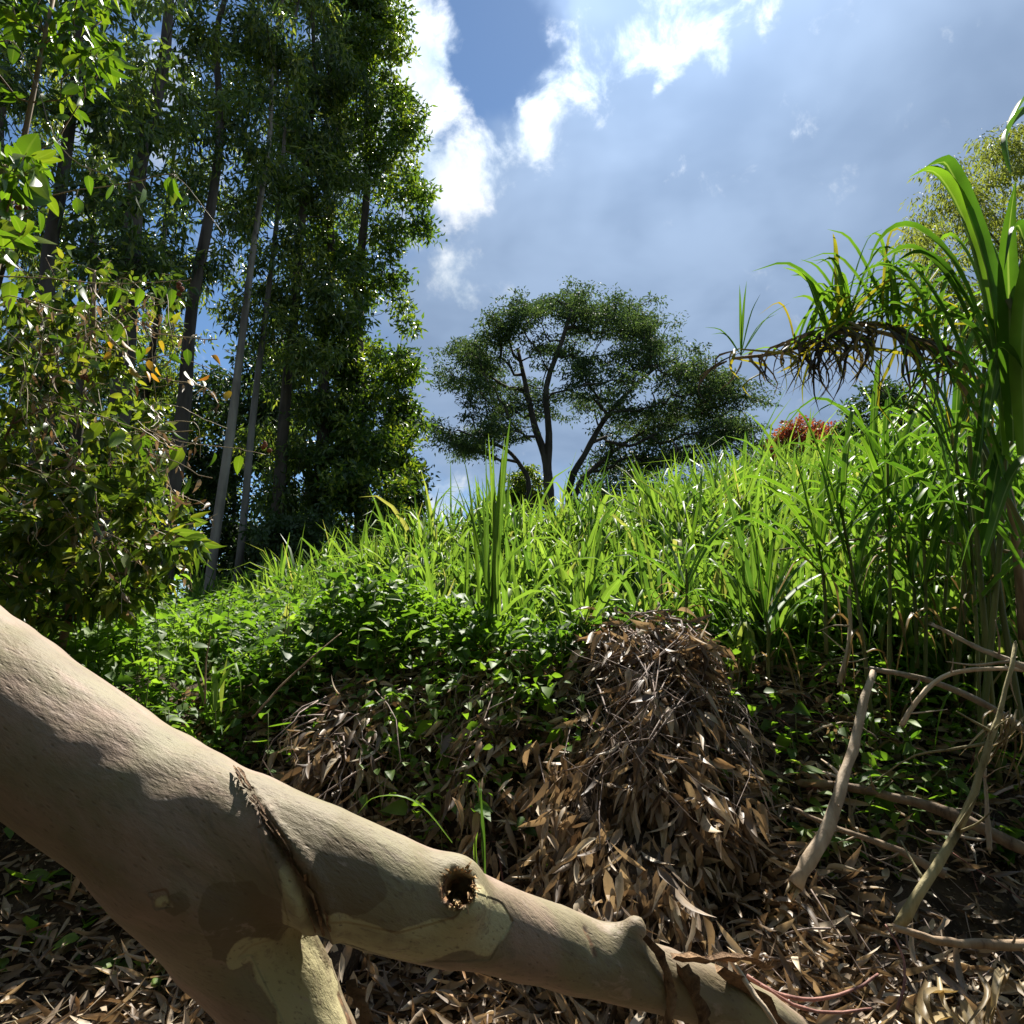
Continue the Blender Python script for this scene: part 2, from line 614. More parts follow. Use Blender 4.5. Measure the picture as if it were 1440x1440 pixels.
M['grass'] = leaf_mat('grass_blade', [(0, (.055, .115, .024)), (.4, (.115, .2, .036)), (.8, (.17, .265, .045)), (.96, (.22, .31, .06)), (1, (.34, .3, .12))], .52, .46, (1.2, 1.3, .6), spec=.25, rib=.3)
M['cane_leaf'] = leaf_mat('cane_leaf', [(0, (.05, .12, .018)), (.7, (.1, .2, .026)), (1, (.15, .26, .03))], .5, .45, (1.25, 1.35, .5), spec=.3, rib=.6)
M['weed'] = leaf_mat('weed_leaf', [(0, (.06, .125, .026)), (.5, (.135, .225, .042)), (.9, (.2, .3, .06)), (1, (.28, .34, .1))], .55, .5, (1.3, 1.45, .4), spec=.35)
M['shrub_leaf'] = leaf_mat('glossy_shrub_leaf', [(0, (.035, .075, .018)), (.5, (.095, .155, .03)), (.85, (.18, .23, .04)), (1, (.28, .27, .05))], .5, .36, (1.3, 1.3, .4), spec=.45, rib=.25)
M['vine_leaf'] = leaf_mat('vine_leaf', [(0, (.06, .12, .02)), (.7, (.11, .2, .025)), (1, (.19, .24, .035))], .5, .4, (1.4, 1.45, .35), rib=.2)
M['yellow_old'] = leaf_mat('yellowed_leaf', [(0, (.5, .36, .04)), (.6, (.48, .27, .04)), (1, (.45, .16, .06))], .5, .5, (1.2, 1.1, .5))
M['dry_leaf'] = leaf_mat('dry_leaf', [(0, (.085, .055, .036)), (.35, (.215, .155, .105)), (.7, (.39, .3, .21)), (.93, (.6, .5, .37)), (1, (.36, .2, .095))], .22, .5, (1.1, .9, .6), spots=.35)
M['dry_blade'] = leaf_mat('dry_grass_blade', [(0, (.13, .085, .04)), (.5, (.3, .22, .11)), (1, (.46, .36, .2))], .3, .5, (1.1, .95, .6))
M['withered'] = leaf_mat('withered_leaf', [(0, (.035, .028, .025)), (.6, (.075, .06, .05)), (.9, (.14, .11, .07)), (1, (.24, .19, .08))], .2, .6, (1.1, .95, .6))
M['yellow_blade'] = leaf_mat('yellowing_blade', [(0, (.2, .22, .03)), (1, (.36, .3, .05))], .5, .5, (1.2, 1.15, .4), spec=.3)
M['straw'] = leaf_mat('straw', [(0, (.22, .16, .09)), (1, (.48, .39, .25))], .1, .55)
M['twig'] = bark_mat('twig_bark', (.2, .15, .125), (.38, .3, .26), 30, .7, .3)
M['red_twig'] = bark_mat('red_twig_bark', (.16, .07, .06), (.3, .15, .12), 30, .6, .3)
M['stick'] = bark_mat('pale_stick_bark', (.3, .23, .16), (.5, .42, .32), 14, .7, .5, dark=(.12, .08, .05))
M['brown_stick'] = bark_mat('brown_stick_bark', (.17, .115, .075), (.33, .25, .17), 16, .8, .6)
M['moss_stick'] = bark_mat('lichen_stick_bark', (.2, .17, .08), (.36, .32, .18), 18, .8, .6)
M['dark_bark'] = bark_mat('dark_trunk_bark', (.045, .036, .03), (.105, .085, .07), 5, .9, .9)
M['pale_bark'] = bark_mat('pale_trunk_bark', (.13, .11, .095), (.3, .265, .23), 4, .75, .5)
M['tree_bark'] = bark_mat('grey_brown_bark', (.045, .037, .03), (.1, .085, .07), 6, .9, .6)
M['cane_stem'] = bark_mat('cane_stem', (.07, .1, .03), (.17, .18, .075), 6, .5, .2)
M['dry_flower'] = bark_mat('dried_flower', (.13, .05, .03), (.24, .1, .06), 30, .9, .3)


def soil_mat():
    m, g = new_mat('soil_and_litter')
    co = g.node('ShaderNodeNewGeometry').outputs['Position']
    n = g.noise(co, 5.0, 8.0, .65, .4)
    f = g.noise(co, 45.0, 5.0, .6)
    c = g.mix(g.sm(n, .35, .65), (.028, .02, .014), (.085, .06, .04))
    c = g.mix(g.sm(f, .55, .7, 0, .7), c, (.17, .125, .085))
    y = g.node('ShaderNodeSeparateXYZ')
    g.l.new(co, y.inputs[0])
    c = g.mix(g.m('MULTIPLY', g.sm(y.outputs[1], 4.0, 6.5), g.sm(n, .3, .6, .3, .9)), c, (.045, .07, .02))
    p = g.node('ShaderNodeBsdfPrincipled')
    g.l.new(c, p.inputs['Base Color'])
    p.inputs['Roughness'].default_value = .95
    p.inputs['Specular IOR Level'].default_value = .15
    b = g.node('ShaderNodeBump')
    b.inputs['Strength'].default_value = 1.0
    b.inputs['Distance'].default_value = .04
    g.l.new(g.m('ADD', n, g.m('MULTIPLY', f, .4)), b.inputs['Height'])
    g.l.new(b.outputs[0], p.inputs['Normal'])
    o = g.node('ShaderNodeOutputMaterial')
    g.l.new(p.outputs[0], o.inputs['Surface'])
    return m


M['soil'] = soil_mat()


# ------------------------------------------------------------------ the lie of the land
def ground_z(x, y):
    x = np.asarray(x, float)
    y = np.asarray(y, float)
    yy = y + 0.35 * np.sin(x * 0.9 + 0.6)
    bank = 1.28 * sstep(2.5, 4.3, yy) * (1 - 0.12 * sstep(-0.5, -3.0, x))
    a = x / (np.abs(y) + 2.0)
    slope = np.interp(a, [-.9, -.45, -.3, -.1, .05, .22, .42, .7], [.02, .02, .03, .072, .105, .165, .215, .255])
    up = slope * np.clip(y - 4.3, 0, 26) * sstep(4.0, 6.0, y) + 0.02 * np.clip(y - 30, 0, 400) * 0
    # the gully floor is uneven; a low mound of litter lies under the end of the fallen tree
    mound = 0.30 * np.exp(-((x - .95) / .75) ** 2 - ((y - 2.15) / .6) ** 2)
    lump = 0.10 * (vnoise(x + 7, y + 3, 1.7) - .5) + 0.05 * (vnoise(x + 2, y + 9, 4.3) - .5)
    left = 1.9 * sstep(-2.4, -4.2, x) * sstep(3.5, 1.0, y)
    back = -0.25 * sstep(1.0, -3, y)
    return bank + up + mound + lump + left + back


def ground_n(x, y, e=0.05):
    gx = (ground_z(x + e, y) - ground_z(x - e, y)) / (2 * e)
    gy = (ground_z(x, y + e) - ground_z(x, y - e)) / (2 * e)
    return nrm(np.stack([-gx, -gy, np.ones_like(gx)], -1))


def on_ground(px, py, lo=1.2, hi=40.0):
    """where the line of sight of a photo pixel meets the land"""
    d = np.linspace(lo, hi, 1600)
    k = pdir(px, py)
    P = EYE + k[None] * (d / k[1])[:, None]
    below = np.nonzero(P[:, 2] < ground_z(P[:, 0], P[:, 1]))[0]
    i = below[0] if len(below) else len(d) - 1
    return P[i]


def build_ground():
    def axis(fine_lo, fine_hi, step, lo, hi, g=1.22):
        a = list(np.arange(fine_lo, fine_hi + 1e-6, step))
        s = step
        while a[-1] < hi:
            s *= g
            a.append(a[-1] + s)
        s = step
        while a[0] > lo:
            s *= g
            a.insert(0, a[0] - s)
        return np.array(a)
    X = axis(-4.5, 4.5, .07, -900, 900)
    Y = axis(0.8, 6.0, .07, -500, 1500)
    gx, gy = np.meshgrid(X, Y, indexing='ij')
    gz = ground_z(gx, gy)
    V = np.stack([gx, gy, gz], -1).reshape(-1, 3)
    i = np.arange(len(X) - 1)[:, None] * len(Y)
    j = np.arange(len(Y) - 1)[None]
    q = np.stack([i + j, i + len(Y) + j, i + len(Y) + j + 1, i + j + 1], -1).reshape(-1, 4)
    g = Geo()
    g.add(V, q)
    o = part('ground', g, M['soil'], None)
    o['kind'] = 'structure'
    o['label'] = 'earth gully floor and bank rising to a grassy slope'
    return o


GROUND = build_ground()

# ------------------------------------------------------------------ the fallen eucalyptus in front
def smin(a, b, k):
    h = np.clip(0.5 + 0.5 * (b - a) / k, 0, 1)
    return b * (1 - h) + a * h - k * h * (1 - h)


def cone_sdf(X, a, b, ra, rb):
    ba = b - a
    t = np.clip(((X - a) @ ba) / (ba @ ba), 0, 1)
    return np.linalg.norm(X - a - t[:, None] * ba, axis=1) - (ra + (rb - ra) * t)


def surface_nets(F, org, h):
    s = F < 0
    nx, ny, nz = F.shape
    # cells with a sign change
    c = np.zeros((nx - 1, ny - 1, nz - 1), np.int8)
    for i in (0, 1):
        for j in (0, 1):
            for k in (0, 1):
                c += s[i:nx - 1 + i, j:ny - 1 + j, k:nz - 1 + k]
    ci = np.argwhere((c > 0) & (c < 8))
    idx = -np.ones(c.shape, np.int64)
    idx[tuple(ci.T)] = np.arange(len(ci))
    acc = np.zeros((len(ci), 3))
    cnt = np.zeros(len(ci))
    corners = [(i, j, k) for i in (0, 1) for j in (0, 1) for k in (0, 1)]
    for a in range(8):
        for b in range(a + 1, 8):
            ca, cb = np.array(corners[a]), np.array(corners[b])
            if np.abs(ca - cb).sum() != 1:
                continue
            fa = F[tuple((ci + ca).T)]
            fb = F[tuple((ci + cb).T)]
            x = (fa < 0) != (fb < 0)
            t = np.where(x, fa / np.where(np.abs(fa - fb) < 1e-12, 1, fa - fb), 0)
            acc += np.where(x[:, None], ca + t[:, None] * (cb - ca), 0)
            cnt += x
    V = org + h * (ci + acc / cnt[:, None])
    quads = []
    for ax in range(3):
        d = [0, 0, 0]
        d[ax] = 1
        sl0 = tuple(slice(1, n - 1) if k != ax else slice(0, n - 1) for k, n in enumerate(F.shape))
        sl1 = tuple(slice(1, n - 1) if k != ax else slice(1, n) for k, n in enumerate(F.shape))
        a, b = s[sl0], s[sl1]
        e = np.argwhere(a != b)
        o = np.array([1 if k != ax else 0 for k in range(3)])
        p = e + o
        u, w = [k for k in range(3) if k != ax]
        du = np.zeros(3, int)
        du[u] = 1
        dw = np.zeros(3, int)
        dw[w] = 1
        q = np.stack([idx[tuple((p - du - dw).T)], idx[tuple((p - dw).T)], idx[tuple(p.T)], idx[tuple((p - du).T)]], 1)
        flip = a[tuple(e.T)] ^ (ax == 1)
        q[~flip] = q[~flip][:, ::-1]
        quads.append(q)
    q = np.concatenate(quads)
    return V, q[(q >= 0).all(1)]


def fallen_tree():
    # centre line read from the photo: pixel x, pixel y, distance ahead, apparent width in pixels
    def path(lst):
        P = np.array([at(a, b, d) for a, b, d, w in lst])
        R = np.array([w * d / pdir(a, b)[1] / FPX / 2 * 0.97 for a, b, d, w in lst])
        return P, R
    trunk, tr = path([(-820, 470, 1.95, 230), (-420, 730, 1.75, 226), (-150, 897, 1.62, 220), (0, 995, 1.56, 214), (130, 1086, 1.53, 212), (240, 1165, 1.52, 212), (330, 1232, 1.52, 205)])
    right, rr = path([(215, 1130, 1.54, 190), (330, 1172, 1.50, 172), (440, 1213, 1.49, 162), (540, 1252, 1.53, 150), (640, 1286, 1.60, 134), (700, 1305, 1.66, 116), (780, 1330, 1.72, 104), (860, 1356, 1.78, 90), (940, 1380, 1.83, 84), (1010, 1404, 1.88, 78), (1075, 1432, 1.93, 66), (1120, 1452, 1.97, 46)])
    down, dr = path([(270, 1205, 1.54, 215), (328, 1300, 1.56, 186), (388, 1390, 1.57, 154), (432, 1470, 1.57, 138), (500, 1600, 1.57, 132), (560, 1760, 1.57, 130)])
    bump, bR = path([(640, 1250, 1.56, 76), (654, 1272, 1.51, 54)])
    stub, sR = path([(872, 1340, 1.77, 70), (893, 1305, 1.76, 34)])
    knob, kR = path([(255, 1265, 1.40, 30), (262, 1266, 1.38, 20)])
    h = 0.0115
    lo = np.array([-2.55, 1.2, -0.12])
    hi = np.array([1.02, 2.2, 2.25])
    shp = tuple(((hi - lo) / h).astype(int))
    # only cells near the centre lines are evaluated
    coarse = np.full(shp, 1.0, np.float32)
    segs = []
    for P, R, k in ((trunk, tr, 0), (right, rr, 1), (down, dr, 2)):
        for i in range(len(P) - 1):
            segs.append((P[i], P[i + 1], R[i], R[i + 1], k))
    near = np.zeros(shp, bool)
    for a, b, ra, rb, k in segs:
        l = np.maximum(((np.minimum(a, b) - max(ra, rb) - .06 - lo) / h).astype(int), 0)
        u = np.minimum(((np.maximum(a, b) + max(ra, rb) + .06 - lo) / h).astype(int) + 1, shp)
        near[l[0]:u[0], l[1]:u[1], l[2]:u[2]] = True
    ci = np.argwhere(near)
    X = lo + ci * h
    D = [np.full(len(X), 9.0) for _ in range(3)]
    for a, b, ra, rb, k in segs:
        D[k] = np.minimum(D[k], cone_sdf(X, a, b, ra, rb)) if k is None else smin(D[k], cone_sdf(X, a, b, ra, rb), .004)
    f = smin(smin(D[0], D[2], .05), D[1], .022)
    f = smin(f, cone_sdf(X, bump[0], bump[1], bR[0], bR[1]), .05)
    f = smin(f, cone_sdf(X, stub[0], stub[1], sR[0], sR[1]), .04)
    f = smin(f, cone_sdf(X, knob[0], knob[1], kR[0], kR[1]), .05)
    # lumps and swellings of the wood
    f = f + 0.0035 * (np.sin(X[:, 0] * 9 + X[:, 2] * 5) * np.sin(X[:, 2] * 11 - X[:, 1] * 7)) + .0025 * np.sin(X[:, 0] * 31 + 2 * np.sin(X[:, 2] * 23)) * np.sin(X[:, 1] * 27 + X[:, 2] * 19)
    # the hollow of the knot hole
    ha, hb = at(640, 1240, 1.44), at(648, 1256, 1.545)
    cav = cone_sdf(X, ha, hb, .036, .03) + .005 * np.sin(X[:, 0] * 95 + 1) * np.sin(X[:, 2] * 80) + .003 * np.sin(X[:, 0] * 210 + X[:, 2] * 170)
    f = np.maximum(f, -cav)
    F = np.full(shp, 0.5, np.float32)
    F[tuple(ci.T)] = f
    V, q = surface_nets(F, lo, h)
    # signed distances (in photo pixels) to the bark patches; they stick to the surface and are drawn by the material
    px, py = to_px(V)

    def poly_d(pts):
        pts = np.array(pts, float)
        a, b = pts, np.roll(pts, -1, 0)
        best = np.full(len(px), 1e9)
        inside = np.zeros(len(px), bool)
        for (x0, y0), (x1, y1) in zip(a, b):
            ex, ey = x1 - x0, y1 - y0
            t = np.clip(((px - x0) * ex + (py - y0) * ey) / (ex * ex + ey * ey), 0, 1)
            best = np.minimum(best, np.hypot(px - x0 - t * ex, py - y0 - t * ey))
            cond = ((y0 > py) != (y1 > py)) & (px < (x1 - x0) * (py - y0) / (y1 - y0 + 1e-9) + x0)
            inside ^= cond
        return np.where(inside, best, -best)

    def line_d(pts):
        best = np.full(len(px), 1e9)
        for (x0, y0), (x1, y1) in zip(pts[:-1], pts[1:]):
            ex, ey = x1 - x0, y1 - y0
            t = np.clip(((px - x0) * ex + (py - y0) * ey) / (ex * ex + ey * ey), 0, 1)
            best = np.minimum(best, np.hypot(px - x0 - t * ex, py - y0 - t * ey))
        return best
    cream = np.maximum.reduce([poly_d([(362, 1165), (376, 1160), (412, 1225), (440, 1300), (470, 1360), (500, 1450), (560, 1620), (420, 1620), (400, 1440), (352, 1340), (330, 1352), (352, 1330), (395, 1318), (406, 1296), (398, 1258), (376, 1210)]),
                               poly_d([(700, 1330), (722, 1296), (705, 1268), (668, 1255), (640, 1290), (560, 1312), (480, 1295), (455, 1290), (470, 1325), (560, 1352), (640, 1352), (690, 1350)]),
                               poly_d([(210, 1255), (235, 1250), (240, 1275), (218, 1280)])])
    olive = np.maximum.reduce([poly_d([(455, 1170), (480, 1165), (520, 1195), (548, 1228), (552, 1262), (520, 1275), (470, 1278), (440, 1296), (446, 1230)]),
                               poly_d([(228, 1262), (250, 1256), (258, 1272), (245, 1285), (230, 1280)]),
                               poly_d([(300, 1250), (360, 1230), (402, 1290), (388, 1322), (350, 1335), (310, 1340), (285, 1300)])])
    crease = line_d([(328, 1082), (348, 1110), (372, 1150), (400, 1195), (425, 1240), (440, 1280), (452, 1310), (462, 1345)])
    cw = np.interp(py, [1080, 1120, 1180, 1250, 1300, 1345], [1, 3, 6, 13, 11, 3])
    scar = np.minimum.reduce([line_d([(435, 1148), (450, 1163), (452, 1180)]) + 3, line_d([(822, 1303), (832, 1325), (838, 1345)]) - 1, line_d([(478, 1395), (492, 1430), (505, 1470)]) - 3,
                              line_d([(925, 1335), (936, 1365), (940, 1410)]) - 2])
    hole = cone_sdf(V, ha, hb, .037, .026)
    depth_ok = np.linalg.norm(V - EYE, axis=1)
    g = Geo()
    g.add(V, q)
    me = g.mesh('trunk', (0, 0, 0))
    # press the crease into the wood
    no = np.zeros(len(V) * 3, np.float32)
    me.vertices.foreach_get('normal', no)
    no = no.reshape(-1, 3)
    view = nrm(EYE - V)
    facing = sstep(-.1, .25, np.sum(no * view, 1))
    dsp = -0.016 * np.exp(-(crease / np.maximum(cw, 4)) ** 2) + 0.010 * np.exp(-((crease - cw * 1.7) / (cw * .8 + 2)) ** 2)
    dsp += -0.004 * np.exp(-(np.maximum(scar, 0) / 4) ** 2)
    V2 = V + no * (dsp * facing)[:, None]
    root = thing('fallen_eucalyptus', 'smooth pinkish fallen eucalyptus trunk forking in two, with a knot hole', 'fallen tree', (0, 0, 0))
    me.vertices.foreach_set('co', V2.astype(np.float32).ravel())
    back = (facing - 1) * 60
    for nm, val in (('cream', cream + back), ('olive', olive + back), ('crease', crease - cw - back), ('scar', scar - back), ('hole', hole * 100), ('along', (px + 0.35 * py) / 1000.0)):
        a = me.attributes.new(nm, 'FLOAT', 'POINT')
        a.data.foreach_set('value', val.astype(np.float32))
    m, n = new_mat('smooth_eucalyptus_bark')
    A = lambda k: n.node('ShaderNodeAttribute', attribute_name=k).outputs['Fac']
    co = n.node('ShaderNodeNewGeometry').outputs['Position']
    # axes along and across the log
    rot = n.node('ShaderNodeMapping')
    rot.inputs['Rotation'].default_value = (0, math.radians(-33), 0)
    n.l.new(co, rot.inputs['Vector'])
    lng = n.vm('MULTIPLY', rot.outputs[0], (0.35, 1, 1))
    big = n.noise(co, 3.0, 4.0, .55, .6)
    mid = n.noise(lng, 14.0, 6.0, .6, .3)
    fine = n.noise(lng, 90.0, 5.0, .65)
    pits = n.node('ShaderNodeTexVoronoi')
    pits.inputs['Scale'].default_value = 75.0
    n.l.new(n.vm('ADD', lng, n.vm('SCALE', n.node('ShaderNodeTexNoise').outputs['Color'], .05)), pits.inputs['Vector'])
    c = n.mix(n.sm(big, .38, .62), (.205, .165, .095), (.24, .205, .118))
    c = n.mix(n.sm(n.noise(lng, 4.5, 5.0, .6, .5), .43, .58, 0, .8), c, (.33, .225, .17))
    c = n.mix(n.sm(n.noise(lng, 7.0, 6.0, .65, .4), .57, .7, 0, .5), c, (.19, .145, .095))
    c = n.mix(n.sm(n.noise(lng, 9.0, 7.0, .72, 1.2), .56, .7, 0, .6), c, (.125, .1, .075))
    c = n.mix(n.sm(n.noise(co, 3.4, 3.0, .5, .4), .5, .68, 0, .55), c, (.2, .185, .085))
    w = n.m('ADD', n.m('MULTIPLY', n.m('SUBTRACT', n.noise(co, 14.0, 5.0, .6), .5), 26.0), n.m('MULTIPLY', n.m('SUBTRACT', n.noise(co, 6.0, 2.0, .5), .5), 95.0))
    c = n.mix(n.sm(n.m('ADD', A('olive'), w), -1.5, 1.5, 0, .85), c, (.155, .115, .065))
    c = n.mix(n.sm(n.m('ADD', A('cream'), n.m('MULTIPLY', w, .8)), -1.2, 1.2, 0, .9), c, (.47, .42, .23))
    rim = n.m('ABSOLUTE', n.m('ADD', A('cream'), n.m('MULTIPLY', w, .8)))
    c = n.mix(n.sm(rim, 0.6, 2.4, .35, 0), c, (.2, .14, .08))
    # fine flecks and pits of the bark
    c = n.mix(n.sm(fine, .56, .72, 0, .6), c, (.14, .1, .065))
    c = n.mix(n.sm(n.noise(n.vm('MULTIPLY', lng, (.6, 1, 1)), 38.0, 6.0, .7, .6), .54, .68, 0, .55), c, (.17, .125, .09))
    c = n.mix(n.sm(mid, .3, .48, .45, 0), c, (.19, .14, .09))
    c = n.mix(n.sm(pits.outputs['Distance'], .06, .2, .55, 0), c, (.12, .085, .055))
    c = n.mix(n.sm(n.noise(lng, 22.0, 5.0, .65, .8), .6, .72, 0, .5), c, (.42, .32, .26))
    c = n.mix(n.sm(n.m('ADD', A('crease'), n.m('MULTIPLY', w, .3)), -6, 5, .92, 0), c, n.mix(n.sm(mid, .35, .6), (.035, .022, .014), (.17, .11, .06)))
    c = n.mix(n.sm(n.m('ADD', A('scar'), n.m('MULTIPLY', w, .15)), -1, 3, .9, 0), c, n.mix(n.sm(fine, .4, .6), (.04, .025, .015), (.2, .1, .05)))
    hole_in = n.sm(n.m('ADD', A('hole'), n.m('MULTIPLY', w, .03)), .25, .75, 1, 0)
    torn = n.mix(n.sm(n.noise(co, 70.0, 5.0, .7), .4, .62), (.1, .05, .022), (.46, .33, .17))
    c = n.mix(n.sm(n.m('ADD', A('hole'), n.m('MULTIPLY', w, .07)), .7, 1.6, .95, 0), c, torn)
    c = n.mix(hole_in, c, n.mix(n.sm(n.noise(co, 60, 4), .4, .62), (.09, .04, .018), (.36, .19, .085)))
    p = n.node('ShaderNodeBsdfPrincipled')
    n.l.new(c, p.inputs['Base Color'])
    p.inputs['Roughness'].default_value = .62
    p.inputs['Specular IOR Level'].default_value = .3
    b = n.node('ShaderNodeBump')
    b.inputs['Strength'].default_value = .8
    b.inputs['Distance'].default_value = .008
    hgt = n.m('ADD', n.m('MULTIPLY', mid, .7), n.m('ADD', n.m('MULTIPLY', fine, .5), n.sm(pits.outputs['Distance'], 0, .25, -.15, 0)))
    hgt = n.m('ADD', hgt, n.sm(A('cream'), -2, 2, 0, -.8))
    n.l.new(hgt, b.inputs['Height'])
    n.l.new(b.outputs[0], p.inputs['Normal'])
    o = n.node('ShaderNodeOutputMaterial')
    n.l.new(p.outputs[0], o.inputs['Surface'])
    log = part('trunk', me, m, root)
    bm = bark_mat('loose_bark', (.09, .055, .032), (.27, .175, .1), 34, .85, .9, stretch=(1, 1, 1), dark=(.03, .018, .01))
    # torn wood round the lip of the knot hole
    lipm = bark_mat('torn_wood', (.2, .1, .045), (.5, .36, .18), 60, .8, .6, dark=(.06, .03, .015))
    def sd(a, b):
        near_ = np.hypot(px - a, py - b) < 9
        return float(V2[near_][:, 1].min()) if near_.any() else 1.52
    for k in range(40):
        an = rng.uniform(0, 6.28)
        rad_ = rng.uniform(19, 25)
        c0 = np.array([646 + rad_ * math.cos(an) * .95, 1247 + rad_ * math.sin(an) * 1.15])
        c1 = c0 + np.array([math.cos(an), math.sin(an) + .5]) * rng.uniform(-9, 12) + rng.normal(size=2) * 3
        cm = (c0 + c1) / 2
        gg = Geo()
        Pt = spline([at(*c0, sd(*c0) + .003), at(*cm, sd(*cm) - .006 * rng.random()), at(*c1, sd(*c1) - .004 * rng.random())], 5)
        ribbon(gg, Pt, rng.uniform(.006, .014), fold=.4, tint=rng.random(), prof=lambda t: 1 - .8 * t)
        part('splinter', gg, lipm, log)
    # ragged lips of bark along the seam of the fork
    seam = [(330, 1084), (350, 1112), (374, 1150), (402, 1196), (426, 1240), (441, 1280), (452, 1312)]
    for off, w_ in ((-6, .007), (5, .009), (9, .008)):
        for k in range(len(seam) - 1):
            if rng.random() < .2:
                continue
            a_, b_ = np.array(seam[k], float), np.array(seam[k + 1], float)
            a_ = a_ + (b_ - a_) * rng.uniform(-.2, .2)
            nn_ = np.array([b_[1] - a_[1], a_[0] - b_[0]])
            nn_ = nn_ / np.linalg.norm(nn_) * off * (.4 + .14 * k) + rng.normal(size=2) * 2
            pts_ = [a_ + nn_ + (b_ - a_) * f_ + rng.normal(size=2) * 1.5 for f_ in (0, .35, .7, 1.1)]
            gg = Geo()
            ribbon(gg, spline([at(*p_, sd(*p_) - .002) for p_ in pts_], 9), w_ * rng.uniform(.5, 1.1), fold=.5, tint=rng.random(), prof=lambda t: .35 + .65 * np.abs(np.sin(t * 7 + k)))
            part('bark_lip', gg, bm, log)
    # loose bark: strips that hang and wrap round the thin end, a curled flake on the lower fork
    strips = [([(905, 1318, 1.70), (930, 1350, 1.73), (944, 1395, 1.74), (940, 1440, 1.75), (935, 1500, 1.8)], .03),
              ([(945, 1345, 1.74), (1000, 1352, 1.80), (1050, 1350, 1.84), (1085, 1362, 1.9)], .035),
              ([(960, 1360, 1.75), (975, 1400, 1.77), (990, 1440, 1.8), (985, 1490, 1.84)], .05),
              ([(1010, 1365, 1.80), (1050, 1390, 1.84), (1080, 1420, 1.86), (1110, 1460, 1.9)], .06),
              ([(488, 1380, 1.40), (505, 1415, 1.42), (520, 1455, 1.44), (540, 1520, 1.46)], .04)]
    for pts, w_ in strips:
        gg = Geo()
        Pt = spline([at(*k) for k in pts], 12)
        ribbon(gg, Pt + rng.normal(size=Pt.shape) * .003, w_, fold=.5, tint=rng.random(), prof=lambda t: .6 + .4 * np.sin(t * 9) ** 2 * (1 - t * .3))
        part('bark_strip', gg, bm, log)


fallen_tree()

# ------------------------------------------------------------------ trees
LIMB_OF = []


def limbs(root, ch, mat, name='limb', big=6):
    """every limb that leaves the trunk, with its twigs, is a part of its own"""
    by = {}
    for (c, r), k in zip(ch, LIMB_OF):
        g = by.setdefault(k, Geo())
        tube(g, c, r, 4 if r.max() < .03 else big, cap=False)
    for g in by.values():
        part(name, g, mat, root)


def grow(trunk_pts, trunk_r, tips, step=0.45, bias=0.35, rise=0.25, start=0.3, jit=0.06, r_tip=0.008, expo=2.3):
    """limbs that run from the trunk to every tip: returns chains of (points, radii)"""
    LIMB_OF.clear()
    T = np.asarray(trunk_pts, float)
    pos = [p for p in T]
    par = [-1] + list(range(len(T) - 1))
    length = [0.0]
    for i in range(1, len(T)):
        length.append(length[-1] + np.linalg.norm(T[i] - T[i - 1]))
    n0 = int(len(T) * start)
    ax = T[n0:]
    dist = np.min(np.linalg.norm(tips[:, None] - ax[None], axis=2), axis=1)
    chains = []
    P = np.zeros((len(T) + 60 * len(tips) + 50, 3))
    Ln = np.zeros(len(P))
    P[:len(T)] = T
    Ln[:len(T)] = length
    ok = np.zeros(len(P), bool)
    ok[n0:len(T)] = True
    n = len(T)
    for i in np.argsort(dist):
        a = tips[i]
        v = a - P[:n]
        d = np.linalg.norm(v, axis=1)
        cost = d + bias * Ln[:n] + np.maximum(0, rise * d - v[:, 2]) * 0.8
        cost[~ok[:n]] = 1e9
        j = int(np.argmin(cost))
        k = max(2, int(d[j] / step) + 1)
        t = np.linspace(0, 1, k + 1)[1:, None]
        seg = P[j] + (a - P[j]) * t
        seg[:, 2] += -0.12 * d[j] * np.sin(t[:, 0] * math.pi) * 0.6
        seg[:-1] += rng.normal(size=(k - 1, 3)) * jit * d[j] ** 0.5
        ids = [j]
        for s in seg:
            P[n] = s
            Ln[n] = Ln[ids[-1]] + np.linalg.norm(s - P[ids[-1]])
            ok[n] = True
            par.append(ids[-1])
            ids.append(n)
            n += 1
        chains.append(ids)
    cnt = np.zeros(n)
    for ids in chains:
        k = ids[-1]
        while k >= 0:
            cnt[k] += 1
            k = par[k]
    rad = r_tip * np.maximum(cnt, 1) ** (1 / expo)
    out = []
    owner = {}
    for ci, ids in enumerate(chains):
        own = owner.get(ids[0], ci)
        for q in ids[1:]:
            owner[q] = own
        LIMB_OF.append(own)
        r = rad[ids].copy()
        r[0] = min(r[0], r[1] * 1.25)
        r[-1] *= .5
        out.append((P[ids], r))
    return out


def trunk_part(root, pts, radii, mat, sides=10, name='trunk'):
    g = Geo()
    n = len(pts) * 3
    P = spline(pts, n)
    R = np.interp(np.linspace(0, 1, n), np.linspace(0, 1, len(radii)), radii)
    tube(g, P, R, sides, wob=.04)
    part(name, g, mat, root)
    return P


def tree(name, label, cat, base, top, r0, tips, leafer, bark, leafmat, group=None, start=.3, side_stems=(), crook=.25, **kw):
    base, top = np.asarray(base, float), np.asarray(top, float)
    root = thing(name, label, cat, base, group)
    k = 9
    t = np.linspace(0, 1, k)[:, None]
    pts = base + (top - base) * t
    w = rng.normal(size=(k, 3)) * crook * np.array([1, 1, .1])
    w[0] = 0
    pts = pts + w * t ** .5 * (r0 * 2 + .1)
    pts[0, 2] -= .3
    P = trunk_part(root, pts, r0 * (1 - np.linspace(0, 1, 8) ** 1.1 * .85), bark)
    ch = grow(P, None, tips, start=start, **kw)
    limbs(root, ch, bark)
    g = Geo()
    leafer(g, ch, tips)
    part('crown', g, leafmat, root)
    return root


def ball(n):
    return rand_dirs(n) * rng.random((n, 1)) ** .45


